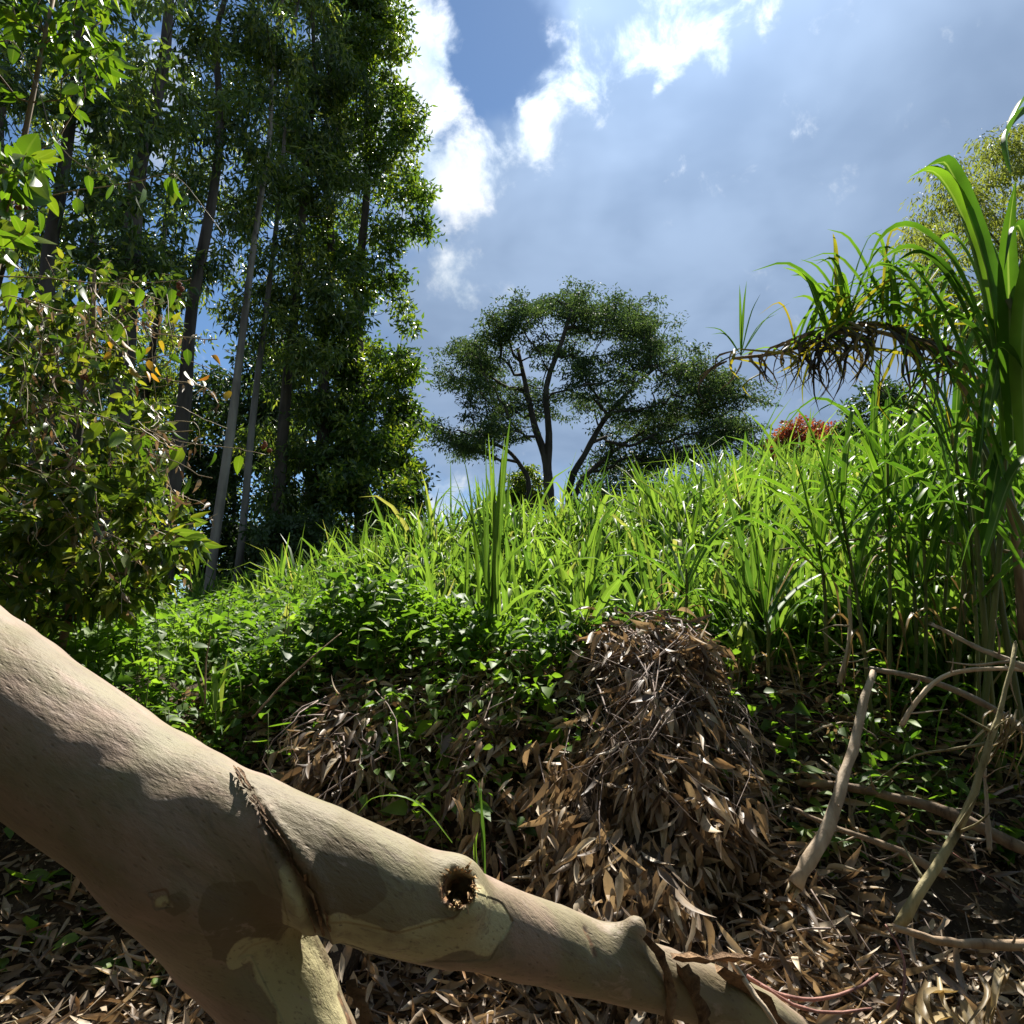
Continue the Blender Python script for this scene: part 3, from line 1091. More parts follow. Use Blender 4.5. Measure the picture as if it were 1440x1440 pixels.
def hang_leaves(per, spread, L, W, down=.8, cl=.35, subs=4):
    """drooping clusters of leaves round every tip, with gaps between the clusters"""
    def f(g, ch, tips):
        ends = np.array([c[-1] for c, r in ch])
        mids = np.array([c[max(0, len(c) - 2 - i % 3)] for i, (c, r) in enumerate(ch)])
        C = np.concatenate([ends, (ends * .45 + mids * .55)[::2]])
        sub = np.repeat(C, subs, 0) + ball(len(C) * subs) * spread * np.array([1, 1, .7])
        size = rng.uniform(.6, 1.25, len(sub))
        P = np.repeat(sub, per, 0)
        o = ball(len(P)) * np.repeat(size, per)[:, None] * cl * np.array([1, 1, .85])
        P = P + o
        P[:, 2] -= .25 * np.linalg.norm(o[:, :2], axis=1)
        Y = nrm(rng.normal(size=P.shape) * .6 + nrm(o) * .5 + np.array([0, 0, -down]))
        Z = nrm(rand_dirs(len(P)) + nrm(o) * .4)
        tc = np.repeat(rng.random(len(sub)) * .55, per)
        fan(g, FAR, P, Y, Z, rng.uniform(.7, 1.3, len(P)) * L, rng.uniform(.7, 1.3, len(P)) * W, np.clip(tc + rng.random(len(P)) * .45, 0, .999))
    return f


def tips_column(base, top, z0, z1, rad, n, squash=1.0):
    """tips scattered in a tall uneven crown round the stem"""
    base, top = np.asarray(base), np.asarray(top)
    h = rng.uniform(0, 1, n)
    z = z0 + (z1 - z0) * h
    c = base + (top - base) * ((z - base[2]) / (top[2] - base[2]))[:, None]
    a = rng.uniform(0, 2 * math.pi, n)
    rr = rad(h) * np.sqrt(rng.uniform(.05, 1, n)) * (0.75 + .5 * vnoise(a * 1.2 + 5 * base[0], z * .55 + base[1]))
    return np.stack([c[:, 0] + rr * np.cos(a), c[:, 1] + rr * np.sin(a) * squash, z], 1)


def stand_tree(px, depth, px_top, height, r, z0f, rad, n, per, label, bark='dark_bark', mat='euc_leaf', name='eucalyptus_tree', L=.22, W=.062, spread=.5, down=.8, cl=.35, py=800, top_y=0, start=.25, extra=()):
    x, y = (px - 720) / FPX * depth, depth
    base = np.array([x, y, float(ground_z(x, y))])
    q = at(px_top, top_y, depth * 1.02)
    dirn = (q - base)
    top = base + dirn * (height / dirn[2])
    tips = tips_column(base, top, base[2] + height * z0f, base[2] + height * 1.02, rad, n)
    if extra:
        tips = np.concatenate([tips, [at(a, b, depth + c) for a, b, c in extra]])
    return tree(name, label, 'tree', base, top, r, tips, hang_leaves(per, spread, L, W, down, cl), M[bark], M[mat], 'tall trees of the woodland edge', start=start)


env = lambda lo, hi: (lambda h: lo + (hi - lo) * np.sin(np.clip(h, 0, 1) * math.pi) ** .6)

stand_tree(45, 9.5, 105, 15.5, .15, .3, env(.6, 1.7), 36, 28, 'dark leaning eucalyptus trunk behind the climbing vines and leafy shrub', spread=.45, cl=.3)
stand_tree(140, 11, 235, 17.5, .22, .36, env(.6, 1.9), 36, 28, 'thickest dark eucalyptus with wide gaps of sky through its drooping leaves', spread=.5, cl=.32)
stand_tree(232, 13.5, 312, 19, .18, .42, env(.6, 1.8), 38, 28, 'tall dark eucalyptus whose bare lower trunk stands against a bright gap', spread=.5, cl=.34)
stand_tree(292, 15, 400, 20, .12, .46, env(.6, 1.6), 38, 30, 'slim pale eucalyptus stem beside the bright gap in the wood', bark='pale_bark', spread=.5)
stand_tree(330, 16, 420, 21, .10, .34, env(.6, 1.7), 44, 30, 'thin pale eucalyptus stem with light streaks deep in shade', bark='pale_bark', spread=.5)
stand_tree(385, 17, 440, 21.5, .18, .2, env(.9, 1.8), 64, 34, 'dark eucalyptus with a dense drooping crown in the wood', spread=.55, cl=.4)
stand_tree(445, 18, 480, 22, .2, .14, env(1.1, 1.9), 100, 36, 'dense dark eucalyptus next to the leafy edge tree', spread=.55, cl=.42)
stand_tree(-30, 13, 20, 17, .2, .2, env(.9, 1.9), 44, 28, 'dark eucalyptus half hidden behind the vine tangle', spread=.5)
stand_tree(180, 19, 260, 20, .15, .3, env(.9, 1.9), 30, 28, 'distant slim eucalyptus seen between the two darker trunks', spread=.5)
stand_tree(95, 16, 150, 19, .16, .28, env(.8, 1.9), 36, 28, 'eucalyptus standing behind the thickest dark trunk', spread=.5)
stand_tree(505, 18.5, 515, 21, .22, .03, lambda h: 1.15 + .35 * np.sin(h * 11 + 1) + .45 * np.sin(np.clip(h, 0, 1) * math.pi), 120, 40, 'dense leafy tree clothed in foliage to the ground at the wood edge', mat='dense_leaf', name='leafy_edge_tree', L=.2, W=.085, spread=.5, down=.35, cl=.4,
           extra=[(590, 272, -.5), (598, 308, -.4), (572, 232, 0), (560, 70, 0), (570, 125, .3), (576, 180, -.3), (552, 20, 0), (560, 330, 0), (562, 390, .3), (568, 450, 0), (572, 520, .2), (575, 600, 0), (578, 660, 0), (540, 60, -.5), (535, 150, -.6), (540, 240, -.5)])
stand_tree(562, 20, 560, 8.0, .14, .02, lambda h: .62 * (1 - h * .5), 60, 40, 'short yellowish bushy tree at the outer corner of the wood', mat='dense_leaf', name='bushy_tree', L=.18, W=.08, spread=.4, down=.3, cl=.34)
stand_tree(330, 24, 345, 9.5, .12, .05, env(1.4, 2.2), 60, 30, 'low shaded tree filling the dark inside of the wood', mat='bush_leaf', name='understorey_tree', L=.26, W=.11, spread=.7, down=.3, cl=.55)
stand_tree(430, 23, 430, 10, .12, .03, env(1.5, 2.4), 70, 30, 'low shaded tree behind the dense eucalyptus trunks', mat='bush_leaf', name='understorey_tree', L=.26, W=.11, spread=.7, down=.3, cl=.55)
stand_tree(240, 25, 240, 9, .12, .05, env(1.4, 2.4), 60, 30, 'low green tree under the bright gap in the wood', mat='dense_leaf', name='understorey_tree', L=.26, W=.11, spread=.7, down=.3, cl=.55)
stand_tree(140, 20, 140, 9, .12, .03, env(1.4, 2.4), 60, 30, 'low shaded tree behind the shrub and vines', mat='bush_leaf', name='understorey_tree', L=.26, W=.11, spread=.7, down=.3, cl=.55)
stand_tree(215, 30, 235, 15, .2, .3, env(1.2, 2.4), 36, 26, 'far eucalyptus showing through the gap between the trunks', spread=.8, cl=.5, L=.3, W=.09)
stand_tree(520, 16.5, 520, 3.6, .07, .05, env(.7, 1.1), 34, 34, 'low dark bush at the foot of the leafy edge tree', mat='dense_leaf', name='understorey_bush', L=.17, W=.08, spread=.35, down=.3, cl=.3)
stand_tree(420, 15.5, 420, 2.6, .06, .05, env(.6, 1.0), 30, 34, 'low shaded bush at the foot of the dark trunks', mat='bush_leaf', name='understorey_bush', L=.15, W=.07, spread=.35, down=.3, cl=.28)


def spreading_tree():
    depth = 25.0
    x0 = (775 - 720) / FPX * depth
    bz = float(ground_z(x0, depth))
    base = np.array([x0, depth, bz])
    root = thing('spreading_tree', 'dark umbrella shaped tree with many forking limbs standing beyond the grass', 'tree', base)
    S = lambda px, py, dd=0.0: at(px, py, depth + dd)
    stems = [([base + np.array([0, 0, -.3]), S(772, 690), S(766, 640), S(752, 600), S(740, 545, .3), S(728, 490, .4)], .30),
             ([base + np.array([.1, .2, -.3]), S(770, 680), S(772, 610, -.2), S(768, 545, -.4), S(790, 480, -.5), S(805, 430, -.4)], .26),
             ([base + np.array([-.9, .3, -.3]), S(744, 690, .3), S(735, 660, .3), S(712, 632, .6), S(680, 620, .9), S(645, 605, 1.2)], .17),
             ([base + np.array([.8, -.4, -.3]), S(800, 690, -.5), S(822, 640, -.8), S(850, 590, -1), S(890, 545, -.8), S(930, 510, -.5)], .22),
             ([base + np.array([1.3, .6, -.3]), S(808, 700, .6), S(845, 650, 1), S(900, 610, 1.4), S(965, 585, 1.5), S(1030, 565, 1.5)], .17)]
    # crown outline read from the photo: for each column, upper and lower edge
    cols = np.array([600, 625, 650, 680, 720, 760, 800, 850, 890, 935, 950, 990, 1030, 1075])
    upp = np.array([575, 545, 480, 450, 425, 412, 405, 408, 415, 455, 490, 505, 525, 560])
    low = np.array([600, 640, 645, 640, 625, 600, 590, 590, 600, 620, 640, 640, 625, 590])
    padx = rng.uniform(618, 1055, 124)
    u, l = np.interp(padx, cols, upp), np.interp(padx, cols, low)
    f = np.concatenate([rng.uniform(.0, .16, 50), rng.uniform(.16, .95, 74)])
    pady = u + 10 + (l - u) * f
    half = 5.2 * np.sqrt(np.clip(1 - ((padx - 835) / 250) ** 2, .05, 1)) * np.sqrt(np.clip(f + .15, 0, 1))
    padd = rng.uniform(-1, 1, 124) * half
    k = np.repeat(np.arange(124), 4)
    px = padx[k] + rng.normal(size=len(k)) * 16
    py = pady[k] + rng.normal(size=len(k)) * 11 + np.abs(px - padx[k]) * .15
    dd = padd[k] + rng.normal(size=len(k)) * .55
    tips = np.array([S(a, b, d) for a, b, d in zip(px, py, dd)])
    g = Geo()
    tr = []
    for pts, r in stems:
        P = spline(pts, 16)
        tr.append(P)
        gg = Geo()
        tube(gg, P, np.linspace(r, r * .32, 16) * .72, 8, wob=.05)
        part('trunk', gg, M['tree_bark'], root)
    # every tip belongs to the nearest stem
    near = np.array([np.min(np.linalg.norm(tips[:, None] - P[None, 5:], axis=2), axis=1) for P in tr]).argmin(0)
    ends = []
    for k, P in enumerate(tr):
        s = tips[near == k]
        if len(s) < 2:
            continue
        ch = grow(P, None, s, start=.35, step=.5, jit=.1, r_tip=.016, expo=2.2, rise=.15)
        limbs(root, ch, M['tree_bark'])
        for c, r in ch:
            ends.append(c[-1])
            if len(c) > 3:
                ends.append(c[-2])
    ends = np.array(ends)
    # flat sprays of small leaflets
    sub = np.repeat(ends, 4, 0) + ball(len(ends) * 4) * np.array([.55, .55, .3])
    per = 26
    C = np.repeat(sub, per, 0)
    o = ball(len(C)) * np.repeat(rng.uniform(.6, 1.3, len(sub)), per)[:, None] * np.array([.42, .42, .15])
    P = C + o
    P[:, 2] -= .35 * np.linalg.norm(o[:, :2], axis=1) ** 1.5
    Y = nrm(o * np.array([1, 1, .3]) + rng.normal(size=o.shape) * .25 + np.array([0, 0, -.12]))
    Z = nrm(UP + rng.normal(size=P.shape) * .5)
    gl = Geo()
    fan(gl, FAR, P, Y, Z, rng.uniform(.11, .22, len(P)), rng.uniform(.045, .08, len(P)), np.clip(np.repeat(rng.random(len(sub)), per) * .6 + rng.random(len(P)) * .4, 0, .999))
    part('crown', gl, M['tipu_leaf'], root)


spreading_tree()


def mound_tree(name, label, cat, px, py_top, depth, width_px, mat, n=60, per=40, L=.2, W=.09, bark='tree_bark', zlow=0.0, flat=.7, spread=.4, open_=1.0):
    """a rounded distant tree or bush, sized from the photo"""
    x = (px - 720) / FPX * depth
    gz = float(ground_z(x, depth))
    base = np.array([x, depth, gz])
    top = at(px, py_top, depth)
    R = width_px / FPX * depth / 2
    h = top[2] - gz
    d = rand_dirs(n)
    rr = rng.uniform(.35, 1, n) ** .5
    zc = gz + h * (.5 + zlow)
    tips = np.stack([x + d[:, 0] * rr * R * .88, depth + d[:, 1] * rr * R * .8, zc + d[:, 2] * rr * (h * (.46 - zlow * .8))], 1)
    tree(name, label, cat, base, [x, depth, gz + h * .7], max(.05, R * .06), tips, hang_leaves(per, spread * R / 2, L, W, .2, .24 * R), M[bark], M[mat], start=.2)


mound_tree('roadside_bush', 'rounded dark bush at the foot of the umbrella shaped tree', 'bush', 735, 655, 27, 95, 'dense_leaf', 40, 40, .16, .07)
mound_tree('dark_bush', 'dull dark bush beside the red flowering tree beyond the grass', 'bush', 1085, 612, 24, 70, 'bush_leaf', 40, 36, .16, .08)
mound_tree('flowering_tree', 'round tree covered in red blossom beyond the grassy slope', 'tree', 1150, 580, 22, 120, 'red_leaf', 60, 40, .13, .08)
mound_tree('dark_tree', 'dark rounded tree behind the tall grass and bent cane', 'tree', 1275, 540, 20, 170, 'bush_leaf', 60, 40, .18, .08)
mound_tree('low_bush', 'dark low bush under the branches of the umbrella shaped tree', 'bush', 900, 600, 27, 190, 'bush_leaf', 60, 40, .16, .07)


def feathery_tree():
    depth = 15.0
    x = (1445 - 720) / FPX * depth
    gz = float(ground_z(x, depth))
    base = np.array([x, depth, gz])
    n = 125
    px = rng.uniform(1285, 1620, n)
    py = rng.uniform(195, 480, n)
    ok = (px - 1450) ** 2 / 160 ** 2 + (py - 350) ** 2 / 160 ** 2 < 1
    px, py = px[ok], py[ok]
    tips = np.array([at(a, b, depth + rng.uniform(-1.6, 1.6)) for a, b in zip(px, py)])

    def leafer(g, ch, tips):
        C = np.concatenate([np.array([c[-1] for c, r in ch]), np.array([c[len(c) // 2] for c, r in ch])])
        sub = np.repeat(C, 6, 0) + ball(len(C) * 6) * .6
        P = np.repeat(sub, 26, 0)
        o = ball(len(P)) * np.array([.34, .34, .1])
        P = P + o
        fan(g, FAR, P, nrm(o + np.array([0, 0, -.2])), nrm(UP + .5 * rng.normal(size=P.shape)), rng.uniform(.1, .2, len(P)), rng.uniform(.03, .05, len(P)))
    tree('feathery_tree', 'sparse feathery yellow green tree rising behind the tall canes', 'tree', base, at(1450, 290, depth), .2, tips, leafer, M['tree_bark'], M['yellow_leaf'], start=.45, r_tip=.01)


feathery_tree()

# ------------------------------------------------------------------ grass on the slope
def grass_edge(a):
    """distance at which the tall grass begins, by bearing"""
    return np.interp(a, [-.45, -.33, -.2, -.05, .1, .25, .45, .7, 1.0], [11.5, 9.0, 6.6, 4.9, 4.5, 4.4, 4.1, 3.9, 3.4])


def tuft_stems(P, n_blade, h, g_blade, dry=0.0):
    """base points -> blades on upright stalks"""
    N = len(P)
    s = np.repeat(np.arange(N), n_blade)
    lean = rng.normal(size=(N, 3)) * .16
    lean[:, 2] = 1
    lean = nrm(lean)
    t = rng.uniform(0.05, .8, len(s))
    B = P[s] + lean[s] * (t * h[s])[:, None] + rng.normal(size=(len(s), 3)) * .03
    a = rng.uniform(0, 2 * math.pi, len(s))
    out = np.stack([np.cos(a), np.sin(a), np.zeros(len(s))], 1)
    D = nrm(lean[s] + out * rng.uniform(.06, .5, len(s))[:, None])
    L = rng.uniform(.5, 1.05, len(s)) * (h[s] * .88 + .2)
    return s, B, D, L


def grass_mass():
    root = None
    pts = []
    n = 9000
    a = rng.uniform(-.48, 1.0, n)
    y = 3.4 + 22 * rng.random(n) ** 1.35
    y = np.where(y > 24, 24, y)
    x = a * (y + .0)
    keep = ((y > grass_edge(a) + rng.normal(size=n) * .45) | ((y > 3.7) & (rng.random(n) < .1))) & (vnoise(x + 9, y + 2, .9) + .25 * vnoise(x, y, 2.5) > .3) & (rng.random(n) < np.clip(.35 + y / 16, 0, 1))
    # openness near the front
    x, y = x[keep], y[keep]
    P = np.stack([x, y, ground_z(x, y) - .03], 1)
    d = y - grass_edge(x / y)
    h = np.interp(d, [0, .8, 3, 20], [.34, .6, 1.0, 1.25]) * rng.uniform(.65, 1.2, len(P)) * (.75 + .5 * vnoise(x, y, .6))
    right = sstep(.15, .5, x / y)
    h = h * (1 + .2 * right)
    near = y < 9
    g = Geo()
    for sel, nb, ns, rib in ((near, 13, 5, True), (~near, 11, 3, False)):
        Q = P[sel]
        s, B, D, L = tuft_stems(Q, nb, h[sel], g)
        blades(g, B, D, L, rng.uniform(.026, .066, len(B)), rng.uniform(.25, 2.6, len(B)), ns, np.clip(np.repeat(rng.random(len(Q)) * .5, nb) + rng.random(len(B)) * .5, 0, .999), rib=rib)
    o = part('slope_grass', g, M['grass'], None, kind='stuff')
    o['label'] = 'mass of tall bright green elephant grass covering the slope'
    o['category'] = 'grass'
    # old dry blades low among the green
    g = Geo()
    sel = rng.random(len(P)) < .5
    Q = P[sel]
    s, B, D, L = tuft_stems(Q, 6, h[sel] * .7, g)
    blades(g, B, D, L * .9, rng.uniform(.012, .025, len(B)), rng.uniform(1.5, 4.0, len(B)), 4, rib=False)
    o = part('dead_grass', g, M['dry_blade'], None, kind='stuff')
    o['label'] = 'withered straw coloured blades low among the green slope grass'
    o['category'] = 'dry grass'


grass_mass()


BLADE_MESH = []


def blade_protos():
    for k in range(14):
        g = Geo()
        dr = [.3, .6, .9, 1.3, 1.8, 2.4, 3.2][k % 7]
        lean = [.12, .2, .3, .45, .35, .55, .6][k % 7]
        blades(g, np.zeros((1, 3)), np.array([[lean, 0, 1.0]]), 1.0, .052 if k < 7 else .04, dr, 9, np.zeros(1), fold=.3)
        me = g.mesh('blade')
        me.materials.append(M['grass'])
        BLADE_MESH.append(me)


blade_protos()


def clump(name, label, group, base, h, n, spread=.05, cat='grass clump'):
    root = thing(name, label, cat, base, group)
    base = np.asarray(base, float)
    for i in range(n):
        a = rng.uniform(0, 2 * math.pi)
        L = h * rng.uniform(.6, 1.1)
        X = np.array([math.cos(a), math.sin(a), 0]) * L
        Y = np.array([-math.sin(a), math.cos(a), 0]) * L * np.clip(.85 / L, .6, 1.6)
        Z = nrm(UP + rng.normal(size=3) * .08) * L
        off = np.array([rng.normal() * spread, rng.normal() * spread, rng.uniform(0, .25) * h])
        piece('blade', BLADE_MESH[int(rng.integers(14))], root, base + off, X, Y, Z)
    g = Geo()
    tube(g, np.stack([base + np.array([0, 0, -.05]), base + np.array([.01, 0, h * .35]), base + np.array([.02, .01, h * .6])]), [.014, .01, .004], 6)
    part('stalk', g, M['cane_stem'], root)
    return root


# clumps that stand out at the front of the slope
for px, py, d, h, n in ((690, 935, 4.1, 1.25, 15), (930, 900, 4.1, .95, 16), (820, 880, 4.6, .95, 12), (600, 930, 4.7, .8, 11), (1070, 905, 3.9, 1.0, 13)):
    p = at(px, py, d)
    p[2] = float(ground_z(p[0], p[1]))
    clump('grass_clump', {690: 'upright young clump of broad grass blades beside the left flank of the leaf heap', 930: 'fan of bright grass blades sprouting right behind the top of the leaf heap',
                          820: 'small grass clump just behind the twiggy crest of the leaf heap', 600: 'low grass clump among the weeds at the bank edge', 1070: 'arching grass clump on the bank beside the leaf heap'}[px].replace('left flank', 'flank'),
          'grass clumps along the top of the bank', p, h, n)
k = 0
while k < 90:
    a = rng.uniform(-.36, .85)
    y = grass_edge(a) + abs(rng.normal()) * 1.5 - .1
    x = a * y
    clump('elephant_grass', 'tall clump of elephant grass at the front edge of the slope', 'elephant grass clumps at the front edge of the slope', (x, y, float(ground_z(x, y))), rng.uniform(.6, 1.15), int(rng.integers(8, 13)), .07)
    k += 1

# ------------------------------------------------------------------ undergrowth on the bank
def weed_cover():
    n = 26000
    px = rng.uniform(-150, 1440, n)
    y = rng.uniform(3.0, 12.0, n) ** 1.0
    x = (px - 720) / FPX * y
    a = x / y
    edge = grass_edge(a)
    left = sstep(.05, -.25, a)
    # thick on the open bank, thinning out under the grass and down the bank face
    pr = np.where(y < edge + .6, 1.0, .3 - .25 * sstep(0, 2.5, y - edge)) * np.interp(y + .35 * np.sin(x * .9 + .6), [2.9, 3.3, 3.9, 4.3], [.0, .22, .75, 1]) * (.45 + .55 * left)
    pr *= np.clip(vnoise(x + 3, y, 1.1) * 1.7, 0, 1)
    pr *= np.where(y > 6, .55, 1)
    # the flank of the leaf heaps stays bare
    pr *= np.where((np.abs(x - .95) < .6) & (y < 3.9), .08, 1)
    k = rng.random(n) < pr
    x, y = x[k], y[k]
    N = len(x)
    h = (.08 + .3 * vnoise(x + 11, y + 5, 1.6) + .34 * vnoise(x + 31, y + 15, .7) ** 2) * (.75 + .95 * left[k])
    per = 8
    s = np.repeat(np.arange(N), per)
    z = ground_z(x, y)
    t = rng.uniform(.2, 1, len(s))
    P = np.stack([x[s], y[s], z[s] + h[s] * t], 1) + rng.normal(size=(len(s), 3)) * np.array([.05, .05, .015])
    ang = rng.uniform(0, 2 * math.pi, len(s))
    Y = nrm(np.stack([np.cos(ang), np.sin(ang), rng.normal(size=len(s)) * .3 - .1], 1))
    Z = nrm(UP + rng.normal(size=(len(s), 3)) * .45)
    L = rng.uniform(.03, .07, len(s)) * np.where(y[s] < 5.5, 1, 1.25) * (1 + .9 * (rng.random(len(s)) < .15)) * (.7 + .7 * np.repeat(vnoise(x + 5, y + 1, 2.7), per))
    tint = np.clip(np.repeat(vnoise(x * 1.0, y, 2.3), per) * .6 + rng.random(len(s)) * .4, 0, .999)
    g = Geo()
    near = y[s] < 5.2
    T3 = [leaf_template(3, lambda t: np.sin(math.pi * np.clip(t, 0, 1) ** .65) ** .8, f, b, 0, 0) for f, b in ((.15, .25), (.22, .45))]
    for sel, tm in ((near, T3), (~near, FAR)):
        fan(g, tm, P[sel], Y[sel], Z[sel], L[sel], L[sel] * rng.uniform(.5, .75, sel.sum()), tint[sel])
    o = part('weed_cover', g, M['weed'], None, kind='stuff')
    o['label'] = 'low leafy green weeds carpeting the bank below the grass'
    o['category'] = 'weeds'
    # thin stalks of the weeds
    g = Geo()
    sel = np.nonzero((y < 5.5))[0][::4]
    for i in sel:
        b = np.array([x[i], y[i], z[i] - .02])
        tube(g, np.stack([b, b + np.array([rng.normal() * .04, rng.normal() * .04, h[i] * 1.0])]), [.004, .002], 3, rng.random(), cap=False)
    o = part('weed_stalks', g, M['cane_stem'], None, kind='stuff')
    o['label'] = 'thin stalks holding up the low green weeds'
    o['category'] = 'weeds'


weed_cover()


def weed_plant(label, group, base, h, n, L, mat='weed', name='weed_plant', temps=None, key='leaf', lean=(0, 0)):
    base = np.asarray(base, float)
    root = thing(name, label, 'weed', base, group)
    top = base + np.array([lean[0], lean[1], h])
    st = spline([base - np.array([0, 0, .03]), (base + top) / 2 + rng.normal(size=3) * .03, top], 8)
    g = Geo()
    tube(g, st, np.linspace(.006, .002, 8), 5)
    part('stem', g, M['cane_stem'], root)
    t = np.linspace(.25, 1, n)
    P = np.stack([np.interp(t * 7, np.arange(8), st[:, i]) for i in range(3)], 1)
    a = np.arange(n) * 2.4 + rng.random() * 6
    Y = np.stack([np.cos(a), np.sin(a), rng.uniform(-.2, .45, n)], 1)
    Z = nrm(UP + rng.normal(size=(n, 3)) * .25)
    Ls = L * rng.uniform(.7, 1.2, n)
    leaves(root, key, temps or BROAD, P, Y, Z, Ls, Ls * .55, M[mat], n)


for i in range(46):
    px = rng.uniform(90, 640)
    d = rng.uniform(3.4, 5.2)
    x = (px - 720) / FPX * d
    weed_plant('broad leaved green weed standing out of the low weeds on the bank', 'broad leaved weeds on the bank', (x, d, float(ground_z(x, d))), rng.uniform(.35, .75), int(rng.integers(7, 13)), rng.uniform(.07, .13))
for i in range(44):
    px = rng.uniform(1090, 1440)
    py = rng.uniform(960, 1250)
    b = on_ground(px, py)
    weed_plant('small shaded green weed between the fallen branches', 'small weeds between the fallen branches', b, rng.uniform(.08, .26), int(rng.integers(5, 9)), rng.uniform(.06, .1))
for i in range(22):
    b = on_ground(rng.uniform(0, 260), rng.uniform(1200, 1420))
    weed_plant('small green weed poking through the straw under the fallen trunk', 'weeds in the straw under the fallen trunk', b, rng.uniform(.05, .14), int(rng.integers(4, 7)), rng.uniform(.07, .12), temps=LANCE)


# ------------------------------------------------------------------ heaps of dead eucalyptus leaves
def heap(name, label, centre, base_z, top_z, rx, ry, n_leaf, n_parts, n_twig, twig_parts):
    c = np.asarray(centre, float)
    root = thing(name, label, 'leaf heap', (c[0], c[1], base_z), 'heaps of dead leaves against the bank')
    H = top_z - base_z

    def surf(th, t):
        """angle and height fraction -> point and outward normal"""
        r = (1.12 - .5 * t) * (1 - t ** 4) ** .5 * (1 + .16 * np.sin(th * 3 + t * 4 + c[0]) + .62 * (vnoise(th * 2.6 + c[0] * 9, t * 4.0) - .5) + .2 * (vnoise(th * 6 + c[0] * 9, t * 12) - .5)) + .02
        x = c[0] + rx * r * np.cos(th)
        y = c[1] + ry * r * np.sin(th) - .0
        z = base_z + H * t + .0 * th
        nn = nrm(np.stack([np.cos(th) / rx, np.sin(th) / ry, t ** 3 * 2.2 / H], -1))
        return np.stack([x, y, z], -1), nn
    th, tt = np.meshgrid(np.linspace(0, 2 * math.pi, 49), np.linspace(0, 1, 26), indexing='ij')
    V, Nn = surf(th, tt)
    V = V - Nn * .05
    i = np.arange(48)[:, None] * 26
    j = np.arange(25)[None]
    g = Geo()
    g.add(V.reshape(-1, 3), np.stack([i + j, i + 26 + j, i + 27 + j, i + j + 1], -1).reshape(-1, 4))
    part('mound', g, M['soil'], root)
    # leaves hang down over the face
    n = n_leaf
    th = rng.uniform(math.pi * .92, math.pi * 2.08, n)
    t = rng.random(n) ** .85 * .99
    P, Nn = surf(th, t)
    P = P + Nn * (rng.random(n) ** 1.6 * .17)[:, None] * (.4 + 1.0 * vnoise(P[:, 0] + P[:, 1], P[:, 2], 9.0))[:, None] + rng.normal(size=P.shape) * .025
    down = nrm(np.array([0, 0, -1.0]) - Nn * np.sum(Nn * np.array([0, 0, -1.0]), -1, keepdims=True))
    Y = nrm(down + rng.normal(size=P.shape) * .42 + Nn * .25)
    Z = nrm(Nn * .3 + UP * .3 + rng.normal(size=P.shape) * 1.0)
    L = rng.uniform(.075, .16, n)
    leaves(root, 'leaf', DRY, P, Y, Z, L, L * rng.uniform(.17, .3, n), M['dry_leaf'], n_parts, 'leaf_mass')
    g = Geo()
    for k in range(n_twig):
        a = rng.uniform(math.pi * .95, math.pi * 2.05)
        t0 = rng.uniform(.75, 1.0)
        t1 = t0 - rng.uniform(.08, .4)
        s = np.linspace(0, 1, 7)
        aa = a + rng.normal() * .8 * s + .15 * np.sin(s * rng.uniform(3, 9))
        Q, Nn = surf(aa, np.clip(t0 + (t1 - t0) * s, .02, 1))
        Q = Q + Nn * (rng.uniform(.05, .16) + .07 * np.sin(s * math.pi))[:, None] + np.cumsum(rng.normal(size=(7, 3)) * .018, 0)
        r = rng.uniform(.002, .005)
        if k < twig_parts:
            gg = Geo()
            tube(gg, Q, np.linspace(r * 1.3, r * .6, 7), 5, rng.random())
            part('twig', gg, M['twig'], root)
        else:
            tube(g, Q, np.linspace(r, r * .5, 7), 4, rng.random())
    if g.n:
        part('twig_tangle', g, M['twig'], root, kind='stuff')
    return root


hp = at(935, 1100, 3.25)
heap('leaf_heap', 'tall heap of hanging dead eucalyptus leaves topped with thin twigs against the bank', (hp[0], 4.2), .0, 1.50, .56, 1.55, 8500, 300, 190, 90)
hp = at(505, 1080, 3.4)
heap('leaf_heap', 'low clump of hanging dead leaves below the green weeds', (hp[0], 4.0), .2, 1.12, .36, .9, 2600, 140, 45, 24)
hp = at(700, 1080, 3.5)
heap('leaf_heap', 'shaded brown leaf clump between the tall leaf heap and the low one', (hp[0] + .02, 4.15), .35, 1.28, .34, .9, 2300, 110, 70, 34)


